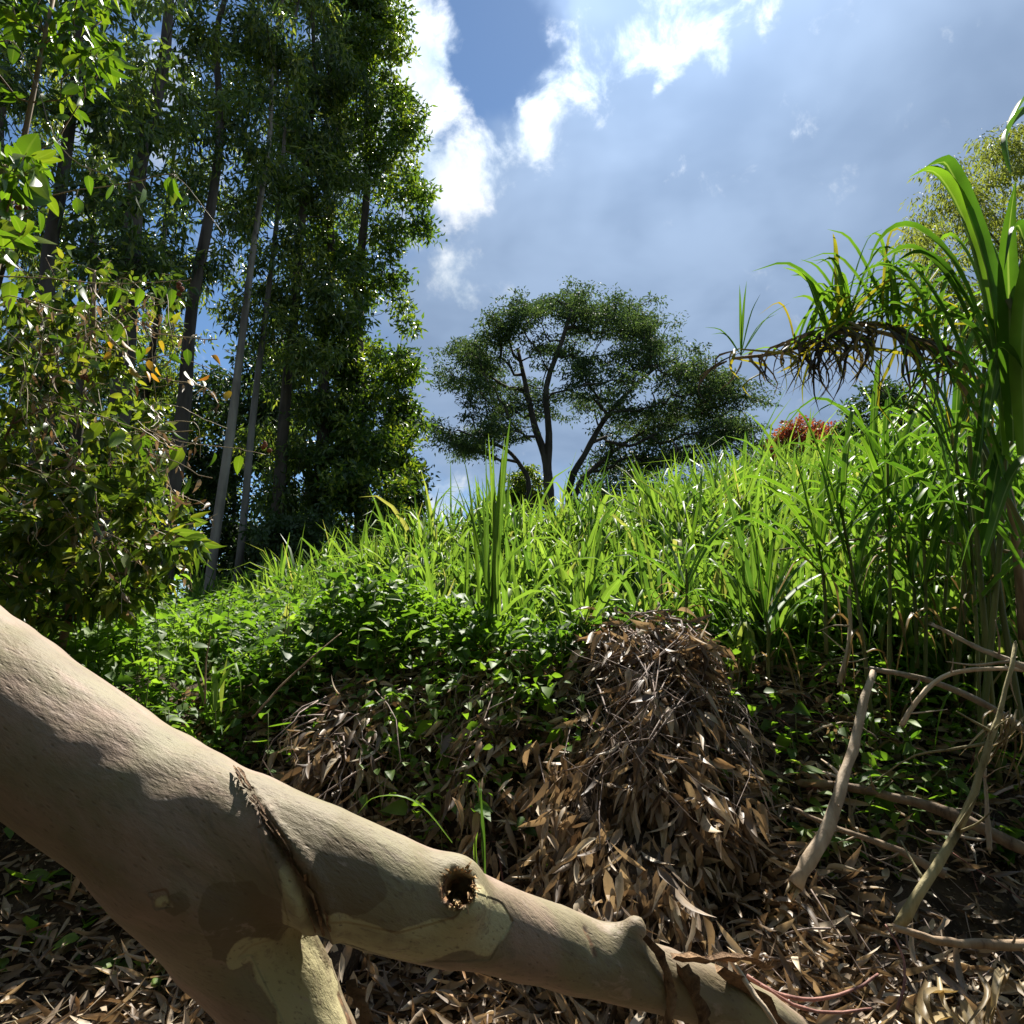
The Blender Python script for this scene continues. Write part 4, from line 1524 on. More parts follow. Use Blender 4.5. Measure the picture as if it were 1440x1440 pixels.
# ------------------------------------------------------------------ litter on the gully floor
def litter():
    n = 32000
    px = rng.uniform(-120, 1560, n)
    y = 1.35 + 3.0 * rng.random(n) ** .9
    x = (px - 720) / FPX * y
    left = sstep(-.35, -.75, x / y)
    pr = np.interp(y + .35 * np.sin(x * .9 + .6), [2.6, 3.3, 4.2], [1, .7, .25]) * (1 - .7 * left)
    dark = np.exp(-((x - 1.75) / .35) ** 2 - ((y - 2.95) / .35) ** 2)
    pr = pr * (1 - .85 * dark)
    k = rng.random(n) < pr
    x, y = x[k], y[k]
    N = len(x)
    P = np.stack([x, y, ground_z(x, y) + .012 + .075 * rng.random(N) ** 2], 1)
    gn = ground_n(x, y)
    a = rng.uniform(0, 2 * math.pi, N)
    Y = nrm(np.stack([np.cos(a), np.sin(a), rng.normal(size=N) * .35], 1))
    Z = nrm(gn + rng.normal(size=(N, 3)) * .55)
    L = rng.uniform(.07, .16, N)
    leaves(GROUND, 'leaf', DRY, P, Y, Z, L, L * rng.uniform(.14, .26, N), M['dry_leaf'], 300, 'leaf_litter')
    # small broken bits
    n = 9000
    px = rng.uniform(-120, 1560, n)
    y = 1.35 + 2.6 * rng.random(n)
    x = (px - 720) / FPX * y
    P = np.stack([x, y, ground_z(x, y) + .006 + .03 * rng.random(n) ** 2], 1)
    g = Geo()
    L = rng.uniform(.012, .05, n)
    fan(g, FAR, P, nrm(rng.normal(size=(n, 3)) * np.array([1, 1, .3])), nrm(UP + rng.normal(size=(n, 3)) * .5), L, L * rng.uniform(.3, .6, n))
    part('leaf_crumbs', g, M['dry_leaf'], GROUND, kind='stuff')
    # twigs and straw
    g, gs = Geo(), Geo()
    for k in range(520):
        straw = k % 3 == 0
        if straw:
            px0, y0 = rng.uniform(-60, 420), rng.uniform(1.6, 2.9)
            x0 = (px0 - 720) / FPX * y0
            a = math.radians(rng.normal(35, 22))
            l = rng.uniform(.12, .5)
        else:
            px0, y0 = rng.uniform(300, 1500), rng.uniform(1.6, 3.9)
            x0 = (px0 - 720) / FPX * y0
            a = rng.uniform(0, 6.28)
            l = rng.uniform(.1, .42)
        s = np.linspace(-.5, .5, 6)
        bend = rng.normal() * .12
        xs = x0 + np.cos(a) * s * l - np.sin(a) * bend * l * s * s * 2
        ys = y0 + np.sin(a) * s * l + np.cos(a) * bend * l * s * s * 2
        zs = ground_z(xs, ys) + .02 + rng.uniform(0, .07) + rng.normal() * .1 * s
        Q = np.stack([xs, ys, np.maximum(zs, ground_z(xs, ys) + .004)], 1)
        r = rng.uniform(.0015, .0035) if straw else rng.uniform(.0018, .005)
        m = M['straw'] if straw else (M['red_twig'] if k % 5 == 0 else M['twig'])
        if k < 220:
            gg = Geo()
            tube(gg, Q, np.linspace(r, r * .6, 6), 5, rng.random())
            part('straw' if straw else 'twig', gg, m, GROUND)
        else:
            tube(gs if straw else g, Q, np.linspace(r, r * .6, 6), 4, rng.random())
    n = 1500
    px = rng.uniform(-140, 420, n)
    y = rng.uniform(1.5, 3.0, n)
    x = (px - 720) / FPX * y
    an = np.radians(rng.normal(35, 40, n))
    D = np.stack([np.cos(an), np.sin(an), rng.uniform(-.1, .55, n)], 1)
    L = rng.uniform(.08, .32, n)
    blades(gs, np.stack([x, y, ground_z(x, y) + .01], 1) - D * (L * .3)[:, None], D, L, rng.uniform(.004, .012, n), rng.uniform(.2, 1.6, n), 4, rib=False)
    part('twig_litter', g, M['twig'], GROUND, kind='stuff')
    part('straw_litter', gs, M['straw'], GROUND, kind='stuff')


litter()


# ------------------------------------------------------------------ broken branches at the foot of the bank
def branch(name, label, cat, pts, r0, r1, mat, side=(), n=18, group=None, wob=.09):
    Pt = spline([at(*k) for k in pts], n)
    Pt[1:-1] += rng.normal(size=(n - 2, 3)) * r0 * .07
    root = thing(name, label, cat, Pt[0], group)
    g = Geo()
    R = np.linspace(r0, r1, n) * .8 * (1 + .03 * rng.normal(size=n))
    tube(g, Pt, R, 10, rng.random(), wob=wob)
    part('stem', g, M[mat], root)
    if r0 > .011:
        T_, N_, B_ = frames(Pt)
        for k in range(int(rng.integers(3, 6))):
            i = int(rng.integers(2, n - 2))
            an = rng.uniform(0, 6.28)
            dv = nrm(N_[i] * math.cos(an) + B_[i] * math.sin(an) + T_[i] * rng.uniform(.2, .9))
            l = rng.uniform(.02, .16)
            g = Geo()
            tube(g, spline([Pt[i], Pt[i] + dv * l * .5 + rng.normal(size=3) * .006, Pt[i] + dv * l], 6), np.linspace(R[i] * .45, R[i] * .12, 6), 6, rng.random(), wob=.12)
            part('side_twig', g, M[mat], root)
        for e, sg in ((0, -1), (n - 1, 1)):
            for k in range(4):
                g = Geo()
                q0 = Pt[e] + (N_[e] * rng.normal() + B_[e] * rng.normal()) * R[e] * .4
                tube(g, np.stack([q0, q0 + T_[e] * sg * R[e] * rng.uniform(.6, 2.2)]), [R[e] * .4, R[e] * .05], 5, rng.random())
                part('splinter', g, M['straw'], root)
    for s in side:
        g = Geo()
        Q = spline([at(*k) for k in s], 9)
        tube(g, Q, np.linspace(r1 * .8, .002, 9), 6, rng.random())
        part('twig', g, M[mat], root)
    return root


branch('broken_branch', 'pale barkless branch propped upright against the bank with dark bands of shade', 'branch', [(1118, 1245, 2.55), (1150, 1190, 2.6), (1178, 1120, 2.68), (1200, 1050, 2.78), (1215, 990, 2.86), (1228, 945, 2.95)], .034, .017, 'stick')
branch('broken_branch', 'lichen covered thin branch with side twigs leaning up from the leaf litter', 'branch', [(1262, 1305, 2.3), (1300, 1245, 2.32), (1340, 1180, 2.36), (1375, 1100, 2.4), (1392, 1040, 2.42), (1410, 990, 2.44), (1428, 905, 2.48)], .022, .008, 'moss_stick',
       [[(1390, 1045, 2.42), (1330, 1055, 2.5), (1280, 1065, 2.6), (1215, 1110, 2.7)], [(1345, 1168, 2.36), (1362, 1140, 2.3), (1378, 1115, 2.28)], [(1396, 1030, 2.42), (1370, 1015, 2.4), (1345, 1000, 2.38)]])
branch('broken_branch', 'thick brown branch lying level behind the propped branches', 'branch', [(1500, 1200, 2.7), (1430, 1190, 2.75), (1350, 1150, 2.82), (1250, 1118, 2.95), (1180, 1105, 3.05), (1120, 1100, 3.1)], .034, .018, 'brown_stick')
branch('broken_branch', 'thinner brown stick slanting down under the level branch', 'branch', [(1330, 1230, 2.55), (1260, 1195, 2.65), (1190, 1170, 2.75), (1110, 1135, 2.9)], .02, .009, 'brown_stick')
branch('broken_branch', 'pale dead stick lying across the bank at the top of the propped branch', 'branch', [(1480, 1062, 2.8), (1410, 1005, 2.85), (1330, 965, 2.9), (1270, 948, 2.95), (1222, 940, 3.0)], .02, .014, 'stick')
branch('broken_branch', 'reddish brown stick lying flat on the dead leaves', 'branch', [(1255, 1303, 2.25), (1320, 1322, 2.2), (1390, 1328, 2.2), (1480, 1330, 2.2)], .012, .02, 'brown_stick')
branch('split_cane', 'split straw coloured cane lying towards the dark hollow', 'cane', [(1500, 962, 2.55), (1440, 938, 2.6), (1380, 912, 2.68), (1310, 878, 2.8)], .018, .009, 'stick', [[(1420, 930, 2.6), (1370, 935, 2.66), (1330, 930, 2.7)]])
branch('dry_cane', 'bent dry cane folded over near the pale dead stick', 'cane', [(1268, 1020, 2.8), (1290, 985, 2.78), (1330, 950, 2.75), (1400, 940, 2.7), (1470, 945, 2.65)], .012, .01, 'stick')
branch('dry_cane', 'upright withered stalk behind the lichen covered branch', 'cane', [(1392, 1195, 2.5), (1388, 1140, 2.52), (1385, 1080, 2.55)], .012, .006, 'stick')
branch('red_twig', 'long curved red twig lying on the dead leaves by the end of the trunk', 'twig', [(1050, 1372, 2.05), (1095, 1398, 2.02), (1150, 1405, 2.02), (1200, 1392, 2.06), (1235, 1370, 2.1)], .008, .004, 'red_twig')
branch('red_twig', 'lower of two red twigs curving under the first one', 'twig', [(1070, 1385, 2.0), (1120, 1415, 1.98), (1170, 1424, 1.98), (1225, 1418, 2.0)], .007, .004, 'red_twig')
branch('red_twig', 'thin red twig looping up out of the leaf litter', 'twig', [(1262, 1420, 2.1), (1272, 1380, 2.15), (1268, 1340, 2.2), (1245, 1300, 2.26)], .006, .003, 'red_twig')
branch('straw_stalk', 'pale flattened straw stalk lying across the broken end of the trunk', 'stalk', [(1025, 1345, 1.85), (1055, 1390, 1.8), (1080, 1425, 1.77), (1110, 1470, 1.75)], .009, .006, 'stick')
branch('dead_branch', 'bleached forked stick standing among the grass on the bank', 'branch', [(1180, 960, 3.3), (1195, 900, 3.35), (1195, 830, 3.4), (1210, 790, 3.45), (1240, 770, 3.5)], .016, .006, 'stick', [[(1193, 880, 3.36), (1170, 880, 3.4), (1145, 890, 3.42)]])
branch('dead_branch', 'long thin bare branch bending across the grass behind', 'branch', [(1440, 780, 3.5), (1350, 765, 3.6), (1250, 755, 3.7), (1160, 765, 3.8), (1080, 775, 3.9)], .012, .005, 'brown_stick')
branch('dead_branch', 'thin dark stem leaning over the left weeds'.replace('left ', ''), 'branch', [(355, 1010, 3.6), (400, 960, 3.7), (450, 915, 3.8), (480, 890, 3.9)], .008, .004, 'brown_stick')
branch('dead_branch', 'thin dark twig standing upright among the weeds', 'branch', [(288, 990, 3.5), (290, 930, 3.5), (296, 895, 3.5)], .006, .003, 'brown_stick')

root = thing('brush_pile', 'tangle of thin dead twigs and stalks strewn round the propped branches', 'brush', at(1300, 1130, 2.8))
for i in range(64):
    a = np.array([rng.uniform(1100, 1450), rng.uniform(900, 1230)])
    g0 = on_ground(*a)
    an = rng.normal(.25, .55) if i % 3 else rng.uniform(0, 3.14)
    l = rng.uniform(.2, .75)
    dv = np.array([math.cos(an), rng.normal() * .3, -math.sin(an) * .45])
    q0 = g0 - dv * l / 2 + UP * rng.uniform(.01, .14)
    q1 = g0 + dv * l / 2 + UP * rng.uniform(.01, .1)
    for q in (q0, q1):
        q[2] = max(q[2], float(ground_z(q[0], q[1])) + .01)
    Q = spline([q0, (q0 + q1) / 2 + rng.normal(size=3) * .04, q1], 9)
    Q = Q + np.cumsum(rng.normal(size=Q.shape) * .005, 0)
    r = rng.uniform(.0025, .009)
    g = Geo()
    tube(g, Q, np.linspace(r, r * .5, 9), 6, rng.random(), wob=.1)
    part('twig', g, M[('twig', 'brown_stick', 'stick', 'red_twig')[i % 4]], root)

# folded straw leaves in the corner by the flat reddish stick
root = thing('straw_bundle', 'bundle of folded straw coloured cane leaves on the litter by the reddish stick', 'straw', at(1400, 1400, 2.1))
for i in range(26):
    a = np.array([rng.uniform(1290, 1480), rng.uniform(1350, 1470)])
    b = a + np.array([rng.uniform(-40, 70), rng.uniform(20, 110)])
    m_ = (a + b) / 2 + rng.normal(size=2) * 22
    g = Geo()
    ribbon(g, spline([at(*a, 2.12), at(*m_, 2.02), at(*b, 1.98)], 9), rng.uniform(.015, .035), fold=.5, tint=rng.random())
    part('leaf', g, M['dry_blade'], root)
root = thing('straw_bundle', 'bundle of dry straw leaves hanging from the top of the lichen covered branch', 'straw', at(1425, 1020, 2.55))
for i in range(22):
    a = np.array([rng.uniform(1395, 1470), rng.uniform(990, 1030)])
    b = a + np.array([rng.uniform(-60, -5), rng.uniform(20, 90)])
    m_ = (a + b) / 2 + rng.normal(size=2) * 8
    g = Geo()
    ribbon(g, spline([at(*a, 2.55), at(*m_, 2.5), at(*b, 2.52)], 7), rng.uniform(.008, .018), fold=.4, tint=rng.random())
    part('leaf', g, M['dry_blade'], root)


# ------------------------------------------------------------------ tall canes
def strap(root, pts, w, mat, name='blade', fold=.28, tint=None, n=14, side=None):
    g = Geo()
    ribbon(g, spline([at(*k) if len(k) == 3 else k for k in pts], n), w, side, fold, rng.random() if tint is None else tint)
    return part(name, g, M[mat], root)


base = on_ground(1475, 1000, 1.8)
base = np.array([2.4, 2.75, float(ground_z(2.4, 2.75))])
cane = thing('giant_cane', 'tall broad leaved cane clump towering over the propped branches', 'cane plant', base)
for k, (tx, ty, td, r) in enumerate(((1395, 470, 2.45, .02), (1418, 420, 2.3, .022), (1462, 140, 2.2, .02), (1380, 620, 2.7, .016))):
    g = Geo()
    b = base + np.array([rng.normal() * .1, rng.normal() * .12, -.1])
    tube(g, spline([b, (b + at(tx, ty, td)) / 2 + np.array([.12, 0, .1]), at(tx, ty, td)], 14), np.linspace(r, r * .6, 14), 8)
    part('stalk', g, M['cane_stem'], cane)
    # blades that leave the stalk all the way up
    SP = spline([b, (b + at(tx, ty, td)) / 2 + np.array([.12, 0, .1]), at(tx, ty, td)], 24)
    for i in range(7, 24, 2):
        an = rng.uniform(0, 2 * math.pi)
        out = np.array([math.cos(an), math.sin(an), 0])
        l = rng.uniform(.45, .8)
        q0 = SP[i]
        strap(cane, [q0, q0 + out * l * .25 + UP * l * .45, q0 + out * l * .6 + UP * l * .55, q0 + out * l * .95 + UP * l * rng.uniform(-.1, .4)], rng.uniform(.03, .05), 'cane_leaf')
for pts, w in (([(1412, 640, 2.5), (1398, 480, 2.42), (1366, 330, 2.36), (1335, 262, 2.32), (1308, 238, 2.3), (1278, 250, 2.3)], .085),
               ([(1410, 560, 2.4), (1395, 400, 2.36), (1362, 290, 2.32), (1335, 232, 2.3), (1318, 228, 2.28), (1300, 236, 2.27)], .08),
               ([(1425, 620, 2.35), (1420, 450, 2.3), (1418, 340, 2.27), (1428, 255, 2.24)], .075),
               ([(1455, 150, 2.2), (1430, 165, 2.18), (1414, 190, 2.18), (1418, 225, 2.17), (1422, 245, 2.17)], .06),
               ([(1450, 130, 2.25), (1438, 140, 2.22), (1420, 175, 2.2), (1413, 215, 2.2)], .05),
               ([(1405, 520, 2.45), (1350, 380, 2.5), (1300, 325, 2.52), (1262, 318, 2.55), (1232, 345, 2.58), (1215, 395, 2.6)], .055),
               ([(1400, 540, 2.5), (1340, 400, 2.55), (1290, 350, 2.6), (1255, 355, 2.62), (1230, 375, 2.64)], .05),
               ([(1395, 590, 2.6), (1330, 440, 2.6), (1290, 380, 2.62), (1262, 362, 2.65)], .05),
               ([(1410, 600, 2.5), (1385, 470, 2.52), (1345, 400, 2.55), (1320, 395, 2.56), (1300, 430, 2.58), (1295, 460, 2.58)], .05),
               ([(1440, 640, 2.3), (1436, 480, 2.25), (1450, 360, 2.2), (1480, 280, 2.2)], .07),
               ([(1420, 560, 2.4), (1380, 470, 2.4), (1320, 440, 2.45), (1280, 460, 2.5), (1270, 520, 2.5)], .045),
               ([(1415, 590, 2.45), (1400, 430, 2.4), (1412, 380, 2.36), (1430, 420, 2.34)], .05),
               ([(1400, 660, 2.55), (1370, 560, 2.6), (1330, 520, 2.62), (1290, 540, 2.65), (1260, 600, 2.68)], .05),
               ([(1420, 700, 2.45), (1390, 600, 2.5), (1360, 570, 2.52), (1345, 620, 2.54), (1340, 700, 2.55)], .05),
               ([(1430, 760, 2.5), (1390, 690, 2.55), (1340, 680, 2.6), (1290, 730, 2.65)], .045),
               ([(1440, 800, 2.5), (1400, 740, 2.5), (1370, 740, 2.5), (1350, 800, 2.52)], .045),
               ([(1445, 560, 2.3), (1425, 500, 2.28), (1400, 490, 2.28), (1385, 560, 2.3), (1380, 640, 2.3)], .05),
               ([(1455, 420, 2.2), (1440, 330, 2.15), (1425, 320, 2.13), (1412, 380, 2.13)], .05)):
    strap(cane, pts, w, 'cane_leaf')

for i in range(34):
    sx, sy, d0 = rng.uniform(1330, 1450), rng.uniform(430, 800), rng.uniform(2.35, 2.9)
    sg = -1 if rng.random() < .7 else 1
    rx_, hh = rng.uniform(50, 170) * sg, rng.uniform(50, 170)
    strap(cane, [(sx, sy, d0), (sx + rx_ * .3, sy - hh * .75, d0 + .03), (sx + rx_ * .65, sy - hh, d0 + .06), (sx + rx_, sy - hh * rng.uniform(.1, .9), d0 + .1)], rng.uniform(.025, .05), 'cane_leaf')

for lab, bx, by, tops in (('leafy cane clump filling the gap behind the tall broad leaved cane', 2.15, 3.3, ((1350, 430, 3.1), (1385, 380, 3.0), (1420, 450, 2.9))),
                          ('leafy cane clump with drooping blades behind the split straw cane', 2.35, 3.6, ((1330, 560, 3.3), (1375, 520, 3.3), (1430, 540, 3.2)))):
    b0 = np.array([bx, by, float(ground_z(bx, by))])
    rt = thing('leafy_cane', lab, 'cane plant', b0)
    for tx, ty, td in tops:
        SP = spline([b0 + rng.normal(size=3) * [.1, .1, 0], (b0 + at(tx, ty, td)) / 2 + np.array([.06, 0, .1]), at(tx, ty, td)], 24)
        g = Geo()
        tube(g, SP, np.linspace(.017, .008, 24), 7)
        part('stalk', g, M['cane_stem'], rt)
        for i in range(5, 24):
            an = rng.uniform(0, 2 * math.pi)
            out = np.array([math.cos(an), math.sin(an), 0])
            l = rng.uniform(.4, .8)
            q0 = SP[i]
            strap(rt, [q0, q0 + out * l * .2 + UP * l * .45, q0 + out * l * .55 + UP * l * .55, q0 + out * l * .9 + UP * l * rng.uniform(-.2, .4)], rng.uniform(.026, .048), 'cane_leaf' if i > 8 else 'dry_blade')

bent = thing('bent_cane', 'broken cane bowed over with green shoots and withered leaves hanging from it', 'cane plant', at(1360, 560, 3.1))
g = Geo()
tube(g, spline([at(1440, 900, 3.2), at(1420, 700, 3.15), at(1360, 550, 3.1), at(1300, 485, 3.08), at(1230, 455, 3.05), at(1160, 475, 3.05), at(1095, 496, 3.05), at(1032, 504, 3.05)], 36), np.linspace(.022, .007, 36), 8)
part('stalk', g, M['brown_stick'], bent)
g = Geo()
tube(g, spline([at(1300, 490, 3.08), at(1250, 470, 3.0), at(1200, 462, 2.97), at(1170, 458, 2.97)], 14), np.linspace(.014, .005, 14), 7)
part('stalk', g, M['brown_stick'], bent)
bow = lambda q: np.interp(q, [1032, 1095, 1160, 1230, 1300, 1360], [504, 496, 475, 455, 485, 550])
for sx, n, up in ((1195, 22, 150), (1125, 10, 95), (1240, 18, 150), (1160, 14, 105), (1285, 14, 140), (1325, 12, 150)):
    for i in range(n):
        d0 = 3.04 + rng.normal() * .07
        l = up * rng.uniform(.6, 1.25)
        bx = sx + rng.normal() * 14
        by = float(bow(bx)) + 2
        an = math.radians(rng.normal(68, 32))
        k = rng.uniform(.1, 1.3)
        ux, uy = math.cos(an), -math.sin(an)
        sg = 1 if ux > 0 else -1
        strap(bent, [(bx, by, 3.05), (bx + ux * l * .4, by + uy * l * .45, d0 - .02), (bx + ux * l * .8 + sg * 6 * k, by + uy * l * .8 + 6 * k, d0 - .05), (bx + ux * l * 1.1 + sg * 26 * k, by + uy * l * .95 + 34 * k, d0 - .09)], rng.uniform(.018, .04), 'cane_leaf' if i % 7 else 'yellow_blade', n=10)
# thin shoot at the bent tip
for i, (tx, ty) in enumerate(((1050, 395), (1070, 412), (1095, 440), (1112, 425), (1000, 470), (990, 460), (1040, 400), (1120, 505))):
    strap(bent, [(1042, 500, 3.05), ((1042 + tx) / 2, (500 + ty) / 2 - 14, 3.04), (tx, ty, 3.02)], .014, 'cane_leaf', n=8)
# withered leaves
for cx_, cn, cl_, lean_ in ((1118, 9, 75, -8), (1140, 22, 70, 4), (1158, 20, 95, 0), (1182, 26, 80, 10), (1205, 12, 60, -6), (1248, 12, 120, 14), (1272, 16, 105, 26), (1300, 10, 130, 30), (1062, 4, 60, 10), (1035, 7, 55, -6)):
    for i in range(cn):
        sx = cx_ + rng.normal() * 9
        sy = float(bow(sx)) + rng.uniform(-14, 6)
        l = cl_ * rng.uniform(.4, 1.2)
        d0 = 3.03 + rng.normal() * .09
        dx = lean_ + rng.normal() * 20
        strap(bent, [(sx, sy, d0), (sx + dx * .9 + rng.normal() * 14, sy + l * .22, d0 - .06 + rng.normal() * .04), (sx + dx + rng.normal() * 8, sy + l * .65, d0 - .07), (sx + dx * .9 + rng.normal() * 18, sy + l, d0 - .05)], rng.uniform(.006, .022), 'withered' if i % 6 else 'yellow_blade', name='withered_leaf', fold=.5, n=8)

# single young canes with fanned blades in front of the slope grass
def young_cane(label, px0, py0, px1, py1, d, fan_px, n, w=.04):
    b = at(px0, py0, d)
    root = thing('young_cane', label, 'cane plant', b, 'young canes in front of the slope grass')
    g = Geo()
    tube(g, spline([at(px0, py0 + 40, d), at((px0 + px1) / 2 + 3, (py0 + py1) / 2, d), at(px1, py1, d)], 10), np.linspace(.011, .007, 10), 7)
    part('stalk', g, M['cane_stem'], root)
    for i in range(5):
        f = rng.uniform(.35, 1.05)
        qx, qy = px1 + (px0 - px1) * f, py1 + (py0 - py1) * f
        sg = rng.choice([-1, 1]) * rng.uniform(15, 60)
        strap(root, [(qx, qy, d), (qx + sg * .5, qy - rng.uniform(0, 25), d - .03), (qx + sg, qy + rng.uniform(5, 40), d - .05), (qx + sg * 1.25, qy + rng.uniform(45, 110), d - .04)], w * rng.uniform(.4, .8), 'dry_blade' if i % 3 else 'cane_leaf', name='withered_leaf', n=8)
    for i in range(n):
        f = (i + .5) / n * 2 - 1 + rng.normal() * .08
        h = fan_px * (1 - .45 * abs(f)) * rng.uniform(.75, 1.1)
        s = fan_px * f * .95
        y0 = py1 + rng.uniform(0, .45) * (py0 - py1)
        dd = d + rng.normal() * .12
        strap(root, [(px1 + (px0 - px1) * (y0 - py1) / (py0 - py1), y0, d), (px1 + s * .35, y0 - h * .55, dd), (px1 + s * .75, y0 - h * (1 - .25 * abs(f)), dd), (px1 + s * 1.15, y0 - h * (1.0 - abs(f) * .85), dd)], w * rng.uniform(.7, 1.15), 'cane_leaf', n=10)
    return root


young_cane('young cane with a wide fan of blades beside the bleached forked stick', 1162, 880, 1150, 765, 3.5, 190, 9, .042)
young_cane('young cane with arching blades close to the tall broad leaved cane', 1290, 900, 1275, 760, 3.6, 210, 9, .045)
young_cane('young cane rising above the grass under the withered hanging leaves', 1235, 800, 1225, 690, 4.2, 190, 9, .04)
young_cane('young cane leaning over the fan of grass at the heap', 960, 880, 965, 800, 3.9, 150, 8, .032)
young_cane('young cane at the top of the propped pale branch', 1080, 930, 1075, 860, 3.6, 150, 8, .036)
young_cane('young cane standing by the dark hollow', 1390, 890, 1385, 770, 3.4, 200, 8, .045)


for i in range(22):
    px0 = 1225 + i * 11 + rng.normal() * 6
    d0 = rng.uniform(3.3, 5.0)
    x0 = (px0 - 720) / FPX * d0
    b0 = np.array([x0, d0, float(ground_z(x0, d0))])
    bx, by = to_px(b0[None])
    yt = rng.uniform(600, 735)
    rt = young_cane('tall leafy cane in the thicket between the bowed cane and the dark hollow', px0, float(by[0]) - 40, px0 + rng.normal() * 34, yt, d0, rng.uniform(140, 210) * 3.6 / d0, 11, .045)
    rt['group'] = 'canes of the thicket under the bowed cane'
    rt.name = 'thicket_cane'


# ------------------------------------------------------------------ shrub and climbers beside the wood
def shrub(name, label, region, depth, base, n_tip, per, temps, L, Wf, mat, parts, droop=.5, bark='brown_stick', stems=3, keep=None, fill=.8):
    """a leafy shrub whose twigs reach into a stretch of the view given as a polygon in the photo"""
    root = thing(name, label, 'shrub', base)
    poly = np.array(region, float)
    lo, hi = poly.min(0), poly.max(0)
    tips = []
    while len(tips) < n_tip:
        q = lo + rng.random(2) * (hi - lo)
        ins = False
        for (x0, y0), (x1, y1) in zip(poly, np.roll(poly, -1, 0)):
            if (y0 > q[1]) != (y1 > q[1]) and q[0] < (x1 - x0) * (q[1] - y0) / (y1 - y0 + 1e-9) + x0:
                ins = not ins
        if ins:
            tips.append(at(q[0], q[1], depth + rng.uniform(-1, 1) * fill))
    tips = np.array(tips)
    c = tips.mean(0)
    P = spline([np.asarray(base, float) - [0, 0, .1], (np.asarray(base) + c) / 2 + [.05, .05, .0], c + [0, 0, .2 * (hi[1] - lo[1]) / FPX * depth]], 14)
    g = Geo()
    tube(g, P, np.linspace(.035, .012, 14), 7)
    part('stem', g, M[bark], root)
    ch = grow(P, None, tips, start=.15, step=.2, jit=.05, r_tip=.0025, expo=2.2, rise=.1)
    g = Geo()
    for cc, r in ch:
        tube(g, cc, r, 4, cap=False)
    part('twig_tangle', g, M[bark], root, kind='stuff')
    PP, YY = [], []
    for cc, r in ch:
        s = spline(cc[-min(4, len(cc)):], 12)
        t = rng.uniform(.1, 1, per)
        p = np.stack([np.interp(t * 11, np.arange(12), s[:, k]) for k in range(3)], 1)
        d = nrm(s[-1] - s[0])
        PP.append(p)
        YY.append(nrm(d * .5 + rng.normal(size=(per, 3)) * .6 + np.array([0, 0, -droop])))
    PP, YY = np.concatenate(PP), np.concatenate(YY)
    n = len(PP)
    Z = nrm(UP * .8 + rng.normal(size=(n, 3)) * .7)
    Ls = L * rng.uniform(.6, 1.25, n)
    leaves(root, 'leaf', temps, PP + rng.normal(size=PP.shape) * .015, YY, Z, Ls, Ls * Wf * rng.uniform(.8, 1.2, n), M[mat], parts, 'foliage')
    return root


gz = lambda x, y: float(ground_z(x, y))
shrub('glossy_shrub', 'dark shrub with glossy drooping leaves beneath the climbing vines', [(-60, 680), (120, 640), (225, 650), (285, 730), (300, 770), (250, 790), (215, 850), (110, 850), (70, 880), (-60, 860)], 4.0, (-2.9, 4.2, gz(-2.9, 4.2)), 210, 14, LANCE, .12, .36, 'shrub_leaf', 300, .6, fill=.6)
shrub('vine_tangle', 'dense tangle of climbing leaves and withered stems above the glossy shrub', [(-60, 430), (60, 400), (140, 440), (215, 520), (245, 600), (225, 660), (120, 660), (-60, 700)], 4.0, (-3.1, 4.0, gz(-3.1, 4.0)), 190, 12, BROAD, .085, .5, 'shrub_leaf', 250, .9, fill=.6)
def withered_tangle():
    """dry tendrils and shrivelled leaves hanging through the climbers"""
    root = thing('dead_creeper', 'withered brown creeper with shrivelled leaves caught in the green tangle', 'creeper', (-3.0, 3.7, gz(-3.0, 3.7)))
    g = Geo()
    PP = []
    for i in range(95):
        a = np.array([rng.uniform(-30, 240), rng.uniform(390, 760)])
        d0 = rng.uniform(3.2, 3.9)
        ln = rng.uniform(30, 130)
        an = rng.choice([rng.normal(1.5, .4), rng.normal(.1, .3)])
        b = a + np.array([math.cos(an), math.sin(an)]) * ln
        P = spline([at(*a, d0), at(*((a + b) / 2 + rng.normal(size=2) * 14), d0 + rng.normal() * .06), at(*b, d0 + rng.normal() * .1)], 12)
        P = P + np.cumsum(rng.normal(size=P.shape) * .005, 0)
        tube(g, P, rng.uniform(.0012, .003), 4, rng.random(), cap=False)
        if i % 2 == 0:
            PP.append(P[2::2])
    part('tendril_tangle', g, M['straw'], root, kind='stuff')
    P = np.concatenate(PP)
    P = np.repeat(P, 2, 0) + rng.normal(size=(len(P) * 2, 3)) * .02
    n = len(P)
    Ls = rng.uniform(.03, .08, n)
    leaves(root, 'withered_leaf', DRY, P, nrm(rng.normal(size=(n, 3)) * .5 + [0, 0, -1]), rand_dirs(n), Ls, Ls * .3, M['dry_leaf'], 120, 'withered_foliage')


withered_tangle()
shrub('climbing_vine', 'bright backlit heart shaped leaves of a climber hanging before the dark trunks', [(-60, 150), (10, 190), (60, 215), (72, 330), (40, 350), (-60, 380)], 2.4, (-2.6, 2.6, gz(-2.6, 2.6)), 34, 5, BROAD, .1, .62, 'vine_leaf', 140, .7, fill=.2)
shrub('overhanging_bough', 'sunlit leafy bough hanging over the vines from above', [(-60, -60), (180, -60), (175, 30), (170, 110), (120, 135), (60, 40), (-60, 60)], 3.6, (-3.6, 3.8, gz(-3.6, 3.8)), 60, 8, LANCE, .12, .42, 'vine_leaf', 200, .9, fill=.4)
shrub('hanging_creeper', 'creeper with small leaves hanging in front of the thickest dark trunk', [(60, 330), (250, 380), (270, 440), (220, 500), (80, 470), (-20, 420)], 4.4, (-3.0, 4.6, gz(-3.0, 4.6)), 60, 8, BROAD, .075, .5, 'shrub_leaf', 120, 1.0, fill=.4)


